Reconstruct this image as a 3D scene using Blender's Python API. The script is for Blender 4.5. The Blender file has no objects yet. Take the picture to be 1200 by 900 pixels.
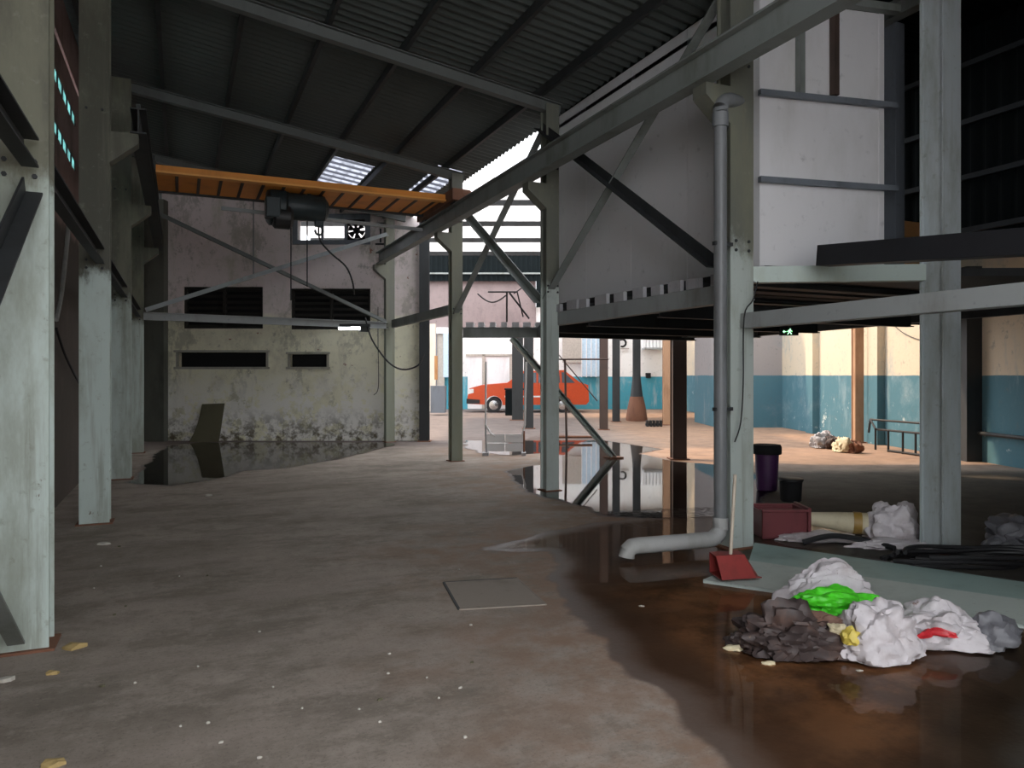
import bpy, bmesh, math, random
import numpy as np
from mathutils import Vector, Matrix, noise

# ------------------------------------------------------------------ camera, sky, sun, exposure
F, HZ, EYE = 870.0, 440.0, 1.5            # focal length in px of a 1200x900 frame, horizon row, eye height
TH = math.atan2(388.0, F)                 # the lens looks this far right of the column rows
CS, SN = math.cos(TH), math.sin(TH)
scene = bpy.context.scene
COL = scene.collection
cam_d = bpy.data.cameras.new('camera'); cam_d.sensor_width = 36; cam_d.lens = 36 * F / 1200
cam_d.shift_y = -(450 - HZ) / 1200; cam_d.clip_start = 0.05; cam_d.clip_end = 300
cam = bpy.data.objects.new('camera', cam_d); COL.objects.link(cam)
cam.location = (0, 0, EYE); cam.rotation_euler = (math.pi / 2, 0, -TH)
scene.camera = cam

world = bpy.data.worlds.new('overcast_sky'); scene.world = world; world.use_nodes = True
wb = world.node_tree.nodes['Background']
wb.inputs[0].default_value = (0.93, 0.96, 1.0, 1); wb.inputs[1].default_value = 1.35

sun_d = bpy.data.lights.new('sun', 'SUN'); sun_d.energy = 1.35; sun_d.color = (1.0, 0.74, 0.50); sun_d.angle = math.radians(3.0)
sun = bpy.data.objects.new('sun', sun_d); COL.objects.link(sun)
_s = Vector((0.62 * CS - 0.30 * SN, -0.62 * SN - 0.30 * CS, -0.72))
sun.rotation_euler = _s.to_track_quat('-Z', 'Y').to_euler(); sun.location = (6, 20, 15)

vs = scene.view_settings
vs.view_transform = 'Standard'; vs.look = 'None'; vs.gamma = 1.0; vs.use_curve_mapping = False
vs.exposure = 1.65

# ------------------------------------------------------------------ helpers: places
def ray(px, py):
    a = (px - 600) / F
    return Vector((a * CS + SN, -a * SN + CS, (HZ - py) / F))
def G(px, py, z=0.0):                     # point of the floor (or of height z)
    r = ray(px, py); t = (z - EYE) / r.z
    return Vector((r.x * t, r.y * t, z))
def onX(px, py, X):
    r = ray(px, py); t = X / r.x
    return Vector((X, r.y * t, EYE + r.z * t))
def onY(px, py, Y):
    r = ray(px, py); t = Y / r.y
    return Vector((r.x * t, Y, EYE + r.z * t))
LOT = Matrix.Rotation(-TH, 4, 'Z')        # the plot's own walls stand at an angle to the column rows
def L(u, d, z=0.0):
    return Vector((u * CS + d * SN, -u * SN + d * CS, z))
def D(px, py, d):                         # point at distance d from the eye's upright plane
    return L((px - 600) / F * d, d, EYE + (HZ - py) / F * d)
def roof_z(X): return 5.22 + 0.148 * (4.4 - X)

# ------------------------------------------------------------------ helpers: materials
class NT:
    def __init__(s, name):
        s.m = bpy.data.materials.new(name); s.m.use_nodes = True
        s.t = s.m.node_tree; s.b = s.t.nodes['Principled BSDF']; s.out = s.t.nodes['Material Output']
    def n(s, typ, **kw):
        x = s.t.nodes.new(typ)
        for k, v in kw.items():
            if k in ('operation', 'blend_type', 'data_type', 'attribute_name', 'noise_dimensions', 'feature', 'distribution', 'invert', 'wave_type', 'bands_direction'): setattr(x, k, v)
            else: x.inputs[k.replace('_', ' ')].default_value = v
        return x
    def l(s, a, b): s.t.links.new(a, b)
    def pos(s): return s.n('ShaderNodeNewGeometry').outputs['Position']
    def noise(s, vec, scale, detail=5, rough=0.6, stretch=None):
        if stretch:
            mp = s.n('ShaderNodeMapping'); mp.inputs['Scale'].default_value = stretch; s.l(vec, mp.inputs[0]); vec = mp.outputs[0]
        x = s.n('ShaderNodeTexNoise', Scale=scale, Detail=detail, Roughness=rough); s.l(vec, x.inputs['Vector'])
        return x.outputs[0]
    def ramp(s, fac, a, b):
        x = s.n('ShaderNodeMapRange'); x.interpolation_type = 'SMOOTHSTEP'
        x.inputs['From Min'].default_value = a; x.inputs['From Max'].default_value = b; s.l(fac, x.inputs['Value'])
        return x.outputs[0]
    def mix(s, fac, a, b):
        x = s.n('ShaderNodeMix', data_type='RGBA')
        for k, v in ((0, fac), (6, a), (7, b)):
            if isinstance(v, (int, float)): x.inputs[k].default_value = v
            elif isinstance(v, tuple): x.inputs[k].default_value = v if len(v) == 4 else (*v, 1)
            else: s.l(v, x.inputs[k])
        return x.outputs[2]
    def math(s, op, a, b):
        x = s.n('ShaderNodeMath', operation=op)
        for k, v in ((0, a), (1, b)):
            if isinstance(v, (int, float)): x.inputs[k].default_value = v
            else: s.l(v, x.inputs[k])
        return x.outputs[0]
    def bump(s, h, strength=0.3, dist=0.01):
        x = s.n('ShaderNodeBump', Strength=strength, Distance=dist); s.l(h, x.inputs['Height']); s.l(x.outputs[0], s.b.inputs['Normal'])

def worn(name, base, dirt, rust=None, scale=3.0, rough=0.6, metal=0.0, amt=0.5, rust_at=0.66, stretch=(1, 1, 0.35), spec=0.4):
    k = NT(name); p = k.pos()
    n1 = k.noise(p, scale, 6, 0.65, stretch); n2 = k.noise(p, scale * 9, 4, 0.6)
    c = k.mix(k.ramp(n1, 0.62 - amt * 0.35, 0.78), base, dirt)
    c = k.mix(k.ramp(n2, 0.60, 0.80), c, tuple(x * 0.72 for x in base))
    if rust:
        n3 = k.noise(p, scale * 2.3, 8, 0.7, (1.0, 1.0, 0.6))
        c = k.mix(k.ramp(n3, rust_at, rust_at + 0.06), c, rust)
    k.l(c, k.b.inputs['Base Color'])
    k.b.inputs['Roughness'].default_value = rough; k.b.inputs['Metallic'].default_value = metal
    k.b.inputs['Specular IOR Level'].default_value = spec
    k.bump(n2, 0.15, 0.004)
    return k.m
def plain(name, c, rough=0.6, metal=0.0, vary=0.2):
    k = NT(name); p = k.pos(); n1 = k.noise(p, 14, 4)
    k.l(k.mix(k.ramp(n1, 0.3, 0.75), c, tuple(x * (1 - vary) for x in c)), k.b.inputs['Base Color'])
    k.b.inputs['Roughness'].default_value = rough; k.b.inputs['Metallic'].default_value = metal
    return k.m
def glow(name, c, s):
    k = NT(name); k.b.inputs['Base Color'].default_value = (*c, 1)
    k.b.inputs['Emission Color'].default_value = (*c, 1); k.b.inputs['Emission Strength'].default_value = s
    return k.m
def sheet_glass(name, c, tr):
    k = NT(name); p = k.pos(); n1 = k.noise(p, 6, 5)
    t = k.n('ShaderNodeBsdfTranslucent'); d = k.n('ShaderNodeBsdfDiffuse'); mx = k.n('ShaderNodeMixShader')
    cc = k.mix(k.ramp(n1, 0.35, 0.7), c, tuple(x * 0.6 for x in c))
    if 'roof' in name:                    # grime in the troughs leaves a grid of clear spots
        sx = k.n('ShaderNodeSeparateXYZ'); k.l(p, sx.inputs[0])
        w1 = k.math('SINE', k.math('MULTIPLY', sx.outputs[1], 2 * math.pi / 0.30), 0); w2 = k.math('SINE', k.math('MULTIPLY', sx.outputs[0], 2 * math.pi / 0.20), 0)
        cc = k.mix(k.ramp(k.math('ADD', w1, k.math('MULTIPLY', w2, 0.6)), -0.3, 0.8), (0.05, 0.055, 0.07), cc)
    k.l(cc, t.inputs[0]); k.l(cc, d.inputs[0]); mx.inputs[0].default_value = tr
    k.l(d.outputs[0], mx.inputs[1]); k.l(t.outputs[0], mx.inputs[2]); k.l(mx.outputs[0], k.out.inputs[0])
    return k.m
def wall_mat(name, low, high, zline, grime, soft=0.02, grime_at=0.60, peel=None, moss=None):
    k = NT(name); p = k.pos(); sx = k.n('ShaderNodeSeparateXYZ'); k.l(p, sx.inputs[0]); z = sx.outputs[2]
    nb = k.noise(p, 1.1, 8, 0.7); nf = k.noise(p, 7, 6, 0.7); ns = k.noise(p, 2.2, 6, 0.7, (1, 1, 0.25))
    zz = k.math('ADD', z, k.math('MULTIPLY', k.math('SUBTRACT', nb, 0.5), soft * 8))
    c = k.mix(k.ramp(zz, zline - soft, zline + soft), low, high)
    c = k.mix(k.math('MULTIPLY', k.ramp(nb, grime_at - 0.15, grime_at + 0.12), 0.7), c, grime)
    c = k.mix(k.math('MULTIPLY', k.ramp(ns, 0.54, 0.72), 0.6), c, grime)
    c = k.mix(k.math('MULTIPLY', k.ramp(nf, 0.56, 0.72), 0.5), c, tuple(x * 0.5 for x in grime))
    if moss:                              # blotches of old damp, patches of bared plaster
        nk = k.noise(p, 0.8, 10, 0.78, (1.3, 1.3, 0.8)); nq = k.noise(p, 2.4, 10, 0.8)
        c = k.mix(k.math('MULTIPLY', k.ramp(nk, 0.53, 0.60), 0.45), c, (0.26, 0.25, 0.19))
        c = k.mix(k.math('MULTIPLY', k.ramp(nq, 0.59, 0.64), 0.5), c, (0.18, 0.17, 0.13))
        c = k.mix(k.ramp(k.noise(p, 3.3, 9, 0.7), 0.66, 0.69), c, (0.30, 0.14, 0.10))
    if peel:
        lowz = k.ramp(z, peel[2], peel[2] * 0.2)
        c = k.mix(k.math('MULTIPLY', k.ramp(k.noise(p, 2.6, 9, 0.75), peel[1], peel[1] + 0.05), lowz), c, peel[0])
    if moss:
        m0 = k.math('MULTIPLY', k.ramp(k.noise(p, 4.5, 9, 0.75), 0.44, 0.6), k.ramp(z, 0.9, 0.0))
        c = k.mix(m0, c, moss)
    k.l(c, k.b.inputs['Base Color']); k.b.inputs['Roughness'].default_value = 0.85
    k.bump(nf, 0.35, 0.012)
    return k.m

M = {}
def column_paint(name, low, high, zline, rust=(0.13, 0.09, 0.05)):
    k = NT(name); p = k.pos(); sx = k.n('ShaderNodeSeparateXYZ'); k.l(p, sx.inputs[0])
    n1 = k.noise(p, 1.7, 7, 0.68, (1, 1, 0.3)); n2 = k.noise(p, 14, 5, 0.65); n3 = k.noise(p, 5.0, 8, 0.72, (1, 1, 0.5)); n4 = k.noise(p, 3.0, 6, 0.7, (2.5, 2.5, 0.12))
    zz = k.math('ADD', sx.outputs[2], k.math('MULTIPLY', k.math('SUBTRACT', n3, 0.5), 0.9))
    c = k.mix(k.ramp(zz, zline - 0.12, zline + 0.12), low, high)
    c = k.mix(k.math('MULTIPLY', k.ramp(n1, 0.44, 0.68), 0.65), c, (0.22, 0.22, 0.155))
    c = k.mix(k.math('MULTIPLY', k.ramp(n4, 0.52, 0.70), 0.55), c, (0.20, 0.19, 0.14))
    c = k.mix(k.math('MULTIPLY', k.ramp(n2, 0.58, 0.74), 0.5), c, (0.24, 0.24, 0.19))
    c = k.mix(k.ramp(n3, 0.675, 0.72), c, rust)
    k.l(c, k.b.inputs['Base Color']); k.b.inputs['Roughness'].default_value = 0.55; k.b.inputs['Specular IOR Level'].default_value = 0.35
    k.bump(n2, 0.2, 0.004); return k.m
M['col_left'] = column_paint('mint_column_paint_dark_above', (0.56, 0.65, 0.61), (0.095, 0.092, 0.070), 2.55)  # mint below the line height, much darker tone above
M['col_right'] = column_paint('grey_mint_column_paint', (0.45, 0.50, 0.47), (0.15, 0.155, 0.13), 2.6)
M['col_olive'] = column_paint('olive_column_paint', (0.27, 0.29, 0.23), (0.16, 0.165, 0.14), 2.6)
M['col_pale'] = column_paint('pale_blue_column_paint', (0.42, 0.47, 0.48), (0.50, 0.55, 0.57), 1.9)
M['mint'] = worn('mint_column_paint', (0.50, 0.585, 0.545), (0.36, 0.39, 0.29), (0.13, 0.09, 0.05), 1.6, 0.5, amt=0.45, rust_at=0.70)
M['steel'] = worn('grey_steel_paint', (0.23, 0.25, 0.24), (0.13, 0.14, 0.12), (0.12, 0.07, 0.04), 2.2, 0.55, amt=0.5, rust_at=0.72)
M['steel_lt'] = worn('pale_grey_steel_paint', (0.33, 0.35, 0.35), (0.20, 0.20, 0.18), None, 2.0, 0.5, amt=0.4)
M['dark'] = worn('dark_steel', (0.035, 0.038, 0.04), (0.02, 0.02, 0.02), None, 3, 0.6)
M['deckbeam'] = worn('blackened_beam', (0.022, 0.022, 0.026), (0.012, 0.012, 0.014), None, 3, 0.5)
M['blue_grey'] = worn('blue_grey_steel', (0.17, 0.19, 0.22), (0.09, 0.10, 0.11), None, 2.5, 0.5)
M['girt'] = worn('dim_blue_grey_girt', (0.035, 0.04, 0.045), (0.02, 0.023, 0.026), None, 2.5, 0.6)
M['orange'] = worn('orange_crane_paint', (0.80, 0.30, 0.05), (0.60, 0.22, 0.04), (0.25, 0.11, 0.04), 2.5, 0.55, amt=0.5)
M['orange_lip'] = worn('light_orange_crane_paint', (0.90, 0.42, 0.10), (0.70, 0.30, 0.07), None, 2.5, 0.5, amt=0.4)
M['hoist'] = worn('dark_teal_hoist_paint', (0.025, 0.038, 0.043), (0.014, 0.017, 0.018), None, 6, 0.45)
M['roof'] = worn('grey_green_roof_sheet', (0.10, 0.115, 0.112), (0.07, 0.082, 0.078), None, 0.8, 0.5, amt=0.5, stretch=(1, 1, 1), spec=0.25)
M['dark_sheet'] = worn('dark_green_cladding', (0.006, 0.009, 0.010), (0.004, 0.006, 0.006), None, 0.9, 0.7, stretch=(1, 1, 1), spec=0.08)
M['skylight'] = sheet_glass('translucent_roof_sheet', (0.30, 0.33, 0.40), 0.75)
M['yardsheet'] = sheet_glass('milky_yard_sheet', (0.55, 0.55, 0.56), 0.8)
M['mould'] = worn('mouldy_dark_plaster', (0.13, 0.135, 0.115), (0.06, 0.065, 0.055), None, 1.6, 0.85, amt=0.6)
M['rafter'] = worn('dim_grey_rafter', (0.13, 0.14, 0.135), (0.085, 0.09, 0.085), None, 2.0, 0.6)
M['panel'] = worn('white_sandwich_panel', (0.78, 0.77, 0.79), (0.62, 0.61, 0.60), (0.40, 0.38, 0.35), 0.9, 0.5, amt=0.35, rust_at=0.74)
M['backwall'] = wall_mat('stained_back_wall_plaster', (0.88, 0.85, 0.66), (0.80, 0.70, 0.69), 2.9, (0.50, 0.47, 0.36), 0.12, 0.62, ((0.92, 0.90, 0.85), 0.45, 2.0), (0.13, 0.105, 0.06))
M['leftwall'] = wall_mat('brown_left_wall', (0.085, 0.068, 0.056), (0.36, 0.25, 0.235), 3.3, (0.12, 0.09, 0.08), 0.10)
M['rightwall'] = wall_mat('two_tone_wall_cream_over_blue', (0.065, 0.165, 0.21), (0.60, 0.51, 0.385), 1.5, (0.24, 0.33, 0.36), 0.006, 0.66, ((0.55, 0.60, 0.58), 0.60, 1.3))
M['farwall'] = wall_mat('two_tone_wall_white_over_teal', (0.07, 0.34, 0.44), (0.86, 0.85, 0.83), 1.45, (0.50, 0.55, 0.56), 0.006, 0.72)
M['shadedwall'] = wall_mat('two_tone_wall_shaded_grey_over_blue', (0.065, 0.16, 0.205), (0.30, 0.28, 0.28), 1.5, (0.22, 0.25, 0.27), 0.006, 0.66)  # shaded copy of the cream-over-blue wall; the shade is in the grey
M['pinkwall'] = wall_mat('pinkish_upper_wall', (0.30, 0.24, 0.23), (0.27, 0.21, 0.205), 3, (0.19, 0.15, 0.15), 0.1)
M['cream'] = worn('cream_wall_paint', (0.80, 0.74, 0.62), (0.60, 0.55, 0.45), None, 1.2, 0.8)
M['white'] = worn('white_paint', (0.82, 0.82, 0.83), (0.62, 0.62, 0.62), None, 1.5, 0.6)
M['pipe'] = worn('grey_pvc_pipe', (0.44, 0.44, 0.43), (0.30, 0.30, 0.27), None, 2.5, 0.45)
M['pipe_dk'] = worn('dark_grey_pipe', (0.20, 0.21, 0.22), (0.12, 0.12, 0.12), None, 2.5, 0.4)
M['rust'] = worn('rusty_steel', (0.22, 0.10, 0.06), (0.12, 0.06, 0.04), None, 4, 0.8)
M['rust_post'] = worn('rust_orange_post', (0.42, 0.25, 0.15), (0.25, 0.13, 0.07), None, 3, 0.75)
M['brown_post'] = worn('brown_steel_post', (0.085, 0.055, 0.045), (0.045, 0.035, 0.03), None, 3, 0.7)
M['black'] = plain('black_void', (0.008, 0.008, 0.009), 0.9)
M['rubber'] = plain('black_rubber', (0.018, 0.018, 0.02), 0.5)
M['darkwood'] = worn('dark_olive_board', (0.13, 0.12, 0.075), (0.08, 0.07, 0.045), None, 2, 0.8)
M['shutter'] = worn('dark_wood_slat', (0.028, 0.026, 0.022), (0.015, 0.015, 0.014), None, 3, 0.8)
M['sill'] = worn('pale_concrete_sill', (0.42, 0.41, 0.34), (0.25, 0.24, 0.19), None, 3, 0.85)
M['mint_sheet'] = worn('mint_sheet_metal', (0.34, 0.47, 0.44), (0.24, 0.33, 0.31), None, 2.5, 0.5, stretch=(1, 1, 1))
M['mint_sheet_lt'] = worn('pale_mint_sheet_metal', (0.52, 0.58, 0.54), (0.38, 0.43, 0.40), None, 2.5, 0.5, stretch=(1, 1, 1))
M['red'] = worn('dark_red_plastic', (0.32, 0.045, 0.04), (0.20, 0.035, 0.03), None, 6, 0.45)
M['crate'] = worn('maroon_plastic', (0.16, 0.035, 0.04), (0.10, 0.025, 0.028), None, 6, 0.5)
M['wood'] = worn('pale_wood_handle', (0.60, 0.52, 0.42), (0.45, 0.38, 0.30), None, 5, 0.6)
M['crate_wood'] = worn('orange_brown_timber', (0.55, 0.28, 0.11), (0.36, 0.17, 0.07), None, 3, 0.75)
M['purple'] = plain('purple_plastic', (0.075, 0.02, 0.09), 0.5)
M['green_bag'] = plain('bright_green_plastic', (0.10, 0.80, 0.03), 0.45, 0, 0.35)
M['white_bag'] = worn('dirty_white_sack', (0.62, 0.58, 0.60), (0.42, 0.36, 0.36), (0.22, 0.15, 0.13), 5, 0.5, amt=0.5, rust_at=0.62, stretch=(1, 1, 1))
M['grey_bag'] = worn('grey_plastic_sheet', (0.15, 0.15, 0.165), (0.09, 0.09, 0.095), None, 6, 0.4, stretch=(1, 1, 1))
M['brown_rag'] = plain('brown_rag', (0.20, 0.11, 0.08), 0.8)
M['sludge'] = worn('dark_sludge_rubbish', (0.060, 0.044, 0.042), (0.12, 0.07, 0.055), (0.18, 0.12, 0.08), 9, 0.55, amt=0.5, rust_at=0.64, stretch=(1, 1, 1))
M['red_film'] = plain('red_plastic_film', (0.62, 0.03, 0.04), 0.4)
M['yellow_film'] = plain('yellow_plastic_film', (0.70, 0.55, 0.10), 0.5)
M['foam'] = plain('cream_foam', (0.78, 0.68, 0.45), 0.8)
M['paper'] = plain('dirty_white_paper', (0.52, 0.49, 0.43), 0.8)
M['leaf'] = plain('dry_tan_leaf', (0.50, 0.36, 0.15), 0.8)
M['roll'] = worn('cream_roll', (0.60, 0.54, 0.38), (0.45, 0.38, 0.25), None, 5, 0.7)
M['tape'] = plain('brown_tape', (0.36, 0.22, 0.05), 0.5)
M['concrete'] = worn('concrete_lid', (0.31, 0.262, 0.222), (0.22, 0.185, 0.155), None, 2.5, 0.85, stretch=(1, 1, 1))
M['galv'] = worn('galvanised_panel', (0.46, 0.46, 0.48), (0.34, 0.33, 0.35), None, 3, 0.4)
M['car'] = plain('orange_red_car_paint', (0.62, 0.085, 0.025), 0.3, 0, 0.1)
M['glass'] = plain('dark_car_glass', (0.10, 0.13, 0.16), 0.08)
M['chrome'] = plain('bright_metal', (0.7, 0.7, 0.7), 0.25, 1.0)
M['lamp_white'] = plain('headlamp_white', (0.85, 0.85, 0.85), 0.2)
M['glassblock'] = sheet_glass('cyan_glass_block', (0.60, 1.0, 0.96), 0.95)
M['tube'] = glow('fluorescent_tube', (0.95, 0.97, 1.0), 2.5)
M['exit_green'] = glow('exit_sign_green', (0.35, 1.0, 0.45), 0.9)
M['cable'] = plain('black_cable', (0.012, 0.012, 0.013), 0.6)
M['cable_gr'] = plain('pale_grey_cable', (0.42, 0.42, 0.40), 0.6)
M['blueglass'] = plain('pale_blue_panel', (0.55, 0.72, 0.85), 0.4)
M['beige'] = plain('beige_grey_board', (0.47, 0.43, 0.38), 0.7)

# ------------------------------------------------------------------ helpers: meshes
def finish(o, label, cat, group=None):
    o['label'] = label; o['category'] = cat
    if group: o['group'] = group
    return o
def empty(name, loc, label=None, cat=None, group=None):
    o = bpy.data.objects.new(name, None); COL.objects.link(o); o.location = loc; o.empty_display_size = 0.1
    if label: finish(o, label, cat, group)
    return o
class MB:
    def __init__(s, T=None): s.v = []; s.f = []; s.T = T
    def add(s, vs, fs):
        b = len(s.v)
        for p in vs:
            p = Vector(p); s.v.append(s.T @ p if s.T else p)
        s.f += [[b + i for i in f] for f in fs]
        return s
    def box(s, a, b):
        x0, y0, z0 = a; x1, y1, z1 = b
        return s.add([(x0, y0, z0), (x1, y0, z0), (x1, y1, z0), (x0, y1, z0), (x0, y0, z1), (x1, y0, z1), (x1, y1, z1), (x0, y1, z1)],
                     [(3, 2, 1, 0), (4, 5, 6, 7), (0, 1, 5, 4), (1, 2, 6, 5), (2, 3, 7, 6), (3, 0, 4, 7)])
    def frame(s, p0, p1, up):
        p0, p1 = Vector(p0), Vector(p1); d = (p1 - p0).normalized(); up = Vector(up)
        x = d.cross(up)
        if x.length < 1e-4: x = d.cross(Vector((1, 0, 0)))
        x.normalize(); y = x.cross(d).normalized()
        return p0, p1, x, y
    def sec(s, p0, p1, prof, up=(0, 0, 1)):      # sweep a closed profile
        p0, p1, x, y = s.frame(p0, p1, up); n = len(prof)
        vs = [p + x * a + y * b for p in (p0, p1) for a, b in prof]
        fs = [(i, (i + 1) % n, n + (i + 1) % n, n + i) for i in range(n)]
        return s.add(vs, fs + [tuple(range(n))[::-1], tuple(range(n, 2 * n))])
    def bar(s, p0, p1, w, h, up=(0, 0, 1)):
        return s.sec(p0, p1, [(-w / 2, -h / 2), (w / 2, -h / 2), (w / 2, h / 2), (-w / 2, h / 2)], up)
    def ibeam(s, p0, p1, w, h, tf, tw, up=(0, 0, 1)):
        a, b = w / 2, h / 2; t = tw / 2
        return s.sec(p0, p1, [(-a, -b), (a, -b), (a, -b + tf), (t, -b + tf), (t, b - tf), (a, b - tf), (a, b), (-a, b), (-a, b - tf), (-t, b - tf), (-t, -b + tf), (-a, -b + tf)], up)
    def angle(s, p0, p1, w, t, up=(0, 0, 1)):
        return s.sec(p0, p1, [(-w / 2, -w / 2), (w / 2, -w / 2), (w / 2, -w / 2 + t), (-w / 2 + t, -w / 2 + t), (-w / 2 + t, w / 2), (-w / 2, w / 2)], up)
    def chan(s, p0, p1, w, h, t, up=(0, 0, 1)):
        a, b = w / 2, h / 2
        return s.sec(p0, p1, [(-a, -b), (a, -b), (a, -b + t), (-a + t, -b + t), (-a + t, b - t), (a, b - t), (a, b), (-a, b)], up)
    def tube(s, pts, r, n=10, cap=True):
        pts = [Vector(p) for p in pts]; b = []; up = Vector((0.13, 0.21, 0.97))
        rr = r if isinstance(r, (list, tuple)) else [r] * len(pts)
        vs = []
        for i, p in enumerate(pts):
            d = (pts[min(i + 1, len(pts) - 1)] - pts[max(i - 1, 0)]).normalized()
            x = d.cross(up)
            if x.length < 0.15: x = d.cross(Vector((0.9, 0.3, 0.1)))
            x.normalize(); y = x.cross(d)
            vs += [p + (x * math.cos(a) + y * math.sin(a)) * rr[i] for a in [2 * math.pi * j / n for j in range(n)]]
        fs = [(i * n + j, i * n + (j + 1) % n, (i + 1) * n + (j + 1) % n, (i + 1) * n + j) for i in range(len(pts) - 1) for j in range(n)]
        if cap: fs += [tuple(range(n))[::-1], tuple(range((len(pts) - 1) * n, len(pts) * n))]
        return s.add(vs, fs)
    def prism(s, poly, z0, z1):
        n = len(poly)
        vs = [(p[0], p[1], z0) for p in poly] + [(p[0], p[1], z1) for p in poly]
        return s.add(vs, [tuple(range(n))[::-1], tuple(range(n, 2 * n))] + [(i, (i + 1) % n, n + (i + 1) % n, n + i) for i in range(n)])
    def prism_ud(s, poly, d0, d1):            # polygon in (u, z), extruded along d
        n = len(poly)
        vs = [(p[0], d0, p[1]) for p in poly] + [(p[0], d1, p[1]) for p in poly]
        return s.add(vs, [tuple(range(n)), tuple(range(n, 2 * n))[::-1]] + [(i, n + i, n + (i + 1) % n, (i + 1) % n) for i in range(n)])
    def lathe(s, c, prof, n=20, axis='z'):
        vs = []; c = Vector(c)
        for r, h in prof:
            for j in range(n):
                a = 2 * math.pi * j / n; q = (r * math.cos(a), r * math.sin(a), h)
                if axis == 'x': q = (h, q[0], q[1])
                if axis == 'y': q = (q[0], h, q[1])
                vs.append(c + Vector(q))
        m = len(prof)
        fs = [(i * n + j, i * n + (j + 1) % n, (i + 1) * n + (j + 1) % n, (i + 1) * n + j) for i in range(m - 1) for j in range(n)]
        return s.add(vs, fs + [tuple(range(n))[::-1], tuple(range((m - 1) * n, m * n))])
    def build(s, name, mat, parent=None, smooth=False, bevel=0.0, struct=False):
        me = bpy.data.meshes.new(name)
        if parent is not None:
            org = Vector(parent.location)
            if parent.parent: org = org + Vector(parent.parent.location)
        else:
            a = np.array([tuple(v) for v in s.v]); lo, hi = a.min(0), a.max(0)
            org = Vector(((lo[0] + hi[0]) / 2, (lo[1] + hi[1]) / 2, lo[2]))
        me.from_pydata([tuple(v - org) for v in s.v], [], s.f)
        bm = bmesh.new(); bm.from_mesh(me); bmesh.ops.recalc_face_normals(bm, faces=bm.faces); bm.to_mesh(me); bm.free()
        o = bpy.data.objects.new(name, me); COL.objects.link(o)
        me.materials.append(M[mat] if isinstance(mat, str) else mat)
        if smooth:
            me.polygons.foreach_set('use_smooth', [True] * len(me.polygons))
            try: me.set_sharp_from_angle(angle=math.radians(40))
            except Exception: pass
        if parent is not None: o.parent = parent
        else: o.location = org
        if bevel:
            bv = o.modifiers.new('edge_bevel', 'BEVEL'); bv.width = bevel; bv.segments = 2; bv.limit_method = 'ANGLE'; bv.angle_limit = math.radians(40)
        if struct: o['kind'] = 'structure'
        return o

# ------------------------------------------------------------------ the floor and its water
def sd_poly(P, poly):
    poly = np.array(poly); n = len(poly); d = np.full(len(P), 1e9); inside = np.zeros(len(P), bool)
    for i in range(n):
        a, b = poly[i], poly[(i + 1) % n]; e = b - a; w = P - a
        t = np.clip((w @ e) / (e @ e), 0, 1); q = w - t[:, None] * e
        d = np.minimum(d, (q ** 2).sum(1))
        c1 = (a[1] <= P[:, 1]) & (b[1] > P[:, 1]); c2 = (a[1] > P[:, 1]) & (b[1] <= P[:, 1]); cr = e[0] * w[:, 1] - e[1] * w[:, 0]
        inside ^= (c1 & (cr > 0)) | (c2 & (cr < 0))
    d = np.sqrt(d); return np.where(inside, d, -d)
def gp(pts): return [tuple(G(x, y).xy) for x, y in pts]
PUD = {
 'front': gp([(560, 645), (610, 632), (660, 620), (700, 612), (760, 606), (846, 604), (900, 606), (1000, 612), (1000, 650), (1250, 690), (1250, 960), (905, 960), (872, 925), (845, 888), (800, 850), (768, 806), (720, 776), (692, 742), (682, 714), (650, 692), (641, 672), (655, 655), (640, 648)]),
 'mid': gp([(588, 552), (612, 547), (648, 543), (646, 530), (600, 534), (560, 531), (543, 524), (545, 514), (600, 517), (646, 508), (702, 507), (716, 515), (780, 516), (776, 527), (752, 532), (790, 541), (846, 545), (900, 560), (900, 606), (846, 606), (760, 608), (700, 604), (676, 592), (640, 584), (616, 576), (600, 562)]),
 'back': gp([(150, 566), (172, 540), (196, 522), (236, 518.5), (455, 518.5), (470, 521), (430, 530), (392, 540), (335, 549), (290, 552), (262, 560), (200, 570)]),
}
def ns2(P, sc, seed, octv=4):
    return np.array([noise.fractal(Vector((x * sc, y * sc, seed)), 0.9, 2.0, octv) for x, y in P])
def smooth(x, a, b):
    t = np.clip((x - a) / (b - a), 0, 1); return t * t * (3 - 2 * t)
xs = np.concatenate([np.arange(-4, -1.4, 0.5), np.arange(-1.4, 9.0, 0.06), np.arange(9.0, 30, 0.8)])
ys = np.concatenate([np.arange(-6, 1.2, 0.6), np.arange(1.2, 19.0, 0.06), np.arange(19.0, 46, 0.8)])
XX, YY = np.meshgrid(xs, ys); FP = np.stack([XX.ravel(), YY.ravel()], 1)
nx, ny = len(xs), len(ys)
fine = (FP[:, 0] > -1.4) & (FP[:, 0] < 9) & (FP[:, 1] > 1.2) & (FP[:, 1] < 19)
sdf = np.full(len(FP), -9.0); rustv = np.zeros(len(FP)); pud_sd = {}
nz = np.zeros(len(FP)); nz[fine] = ns2(FP[fine], 1.7, 3.1)
for k, poly in PUD.items():
    s = np.full(len(FP), -9.0); s[fine] = sd_poly(FP[fine], poly); pud_sd[k] = s
    sdf = np.maximum(sdf, s)
rustv = smooth(pud_sd['front'] + nz * 0.25, 0.18, 0.75) * smooth(FP[:, 1], 5.2, 4.2)
lotu = FP[:, 0] * CS - FP[:, 1] * SN; lotd = FP[:, 0] * SN + FP[:, 1] * CS
earth = smooth(lotd + nz * 0.4, 11.0, 13.5) * smooth(FP[:, 0] + nz * 0.4, 4.9, 6.5) * smooth(lotu, 1.6, 3.4)
mauve = smooth(lotd, 14.5, 16.5) * smooth(lotu, 3.4, 1.6)
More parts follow.
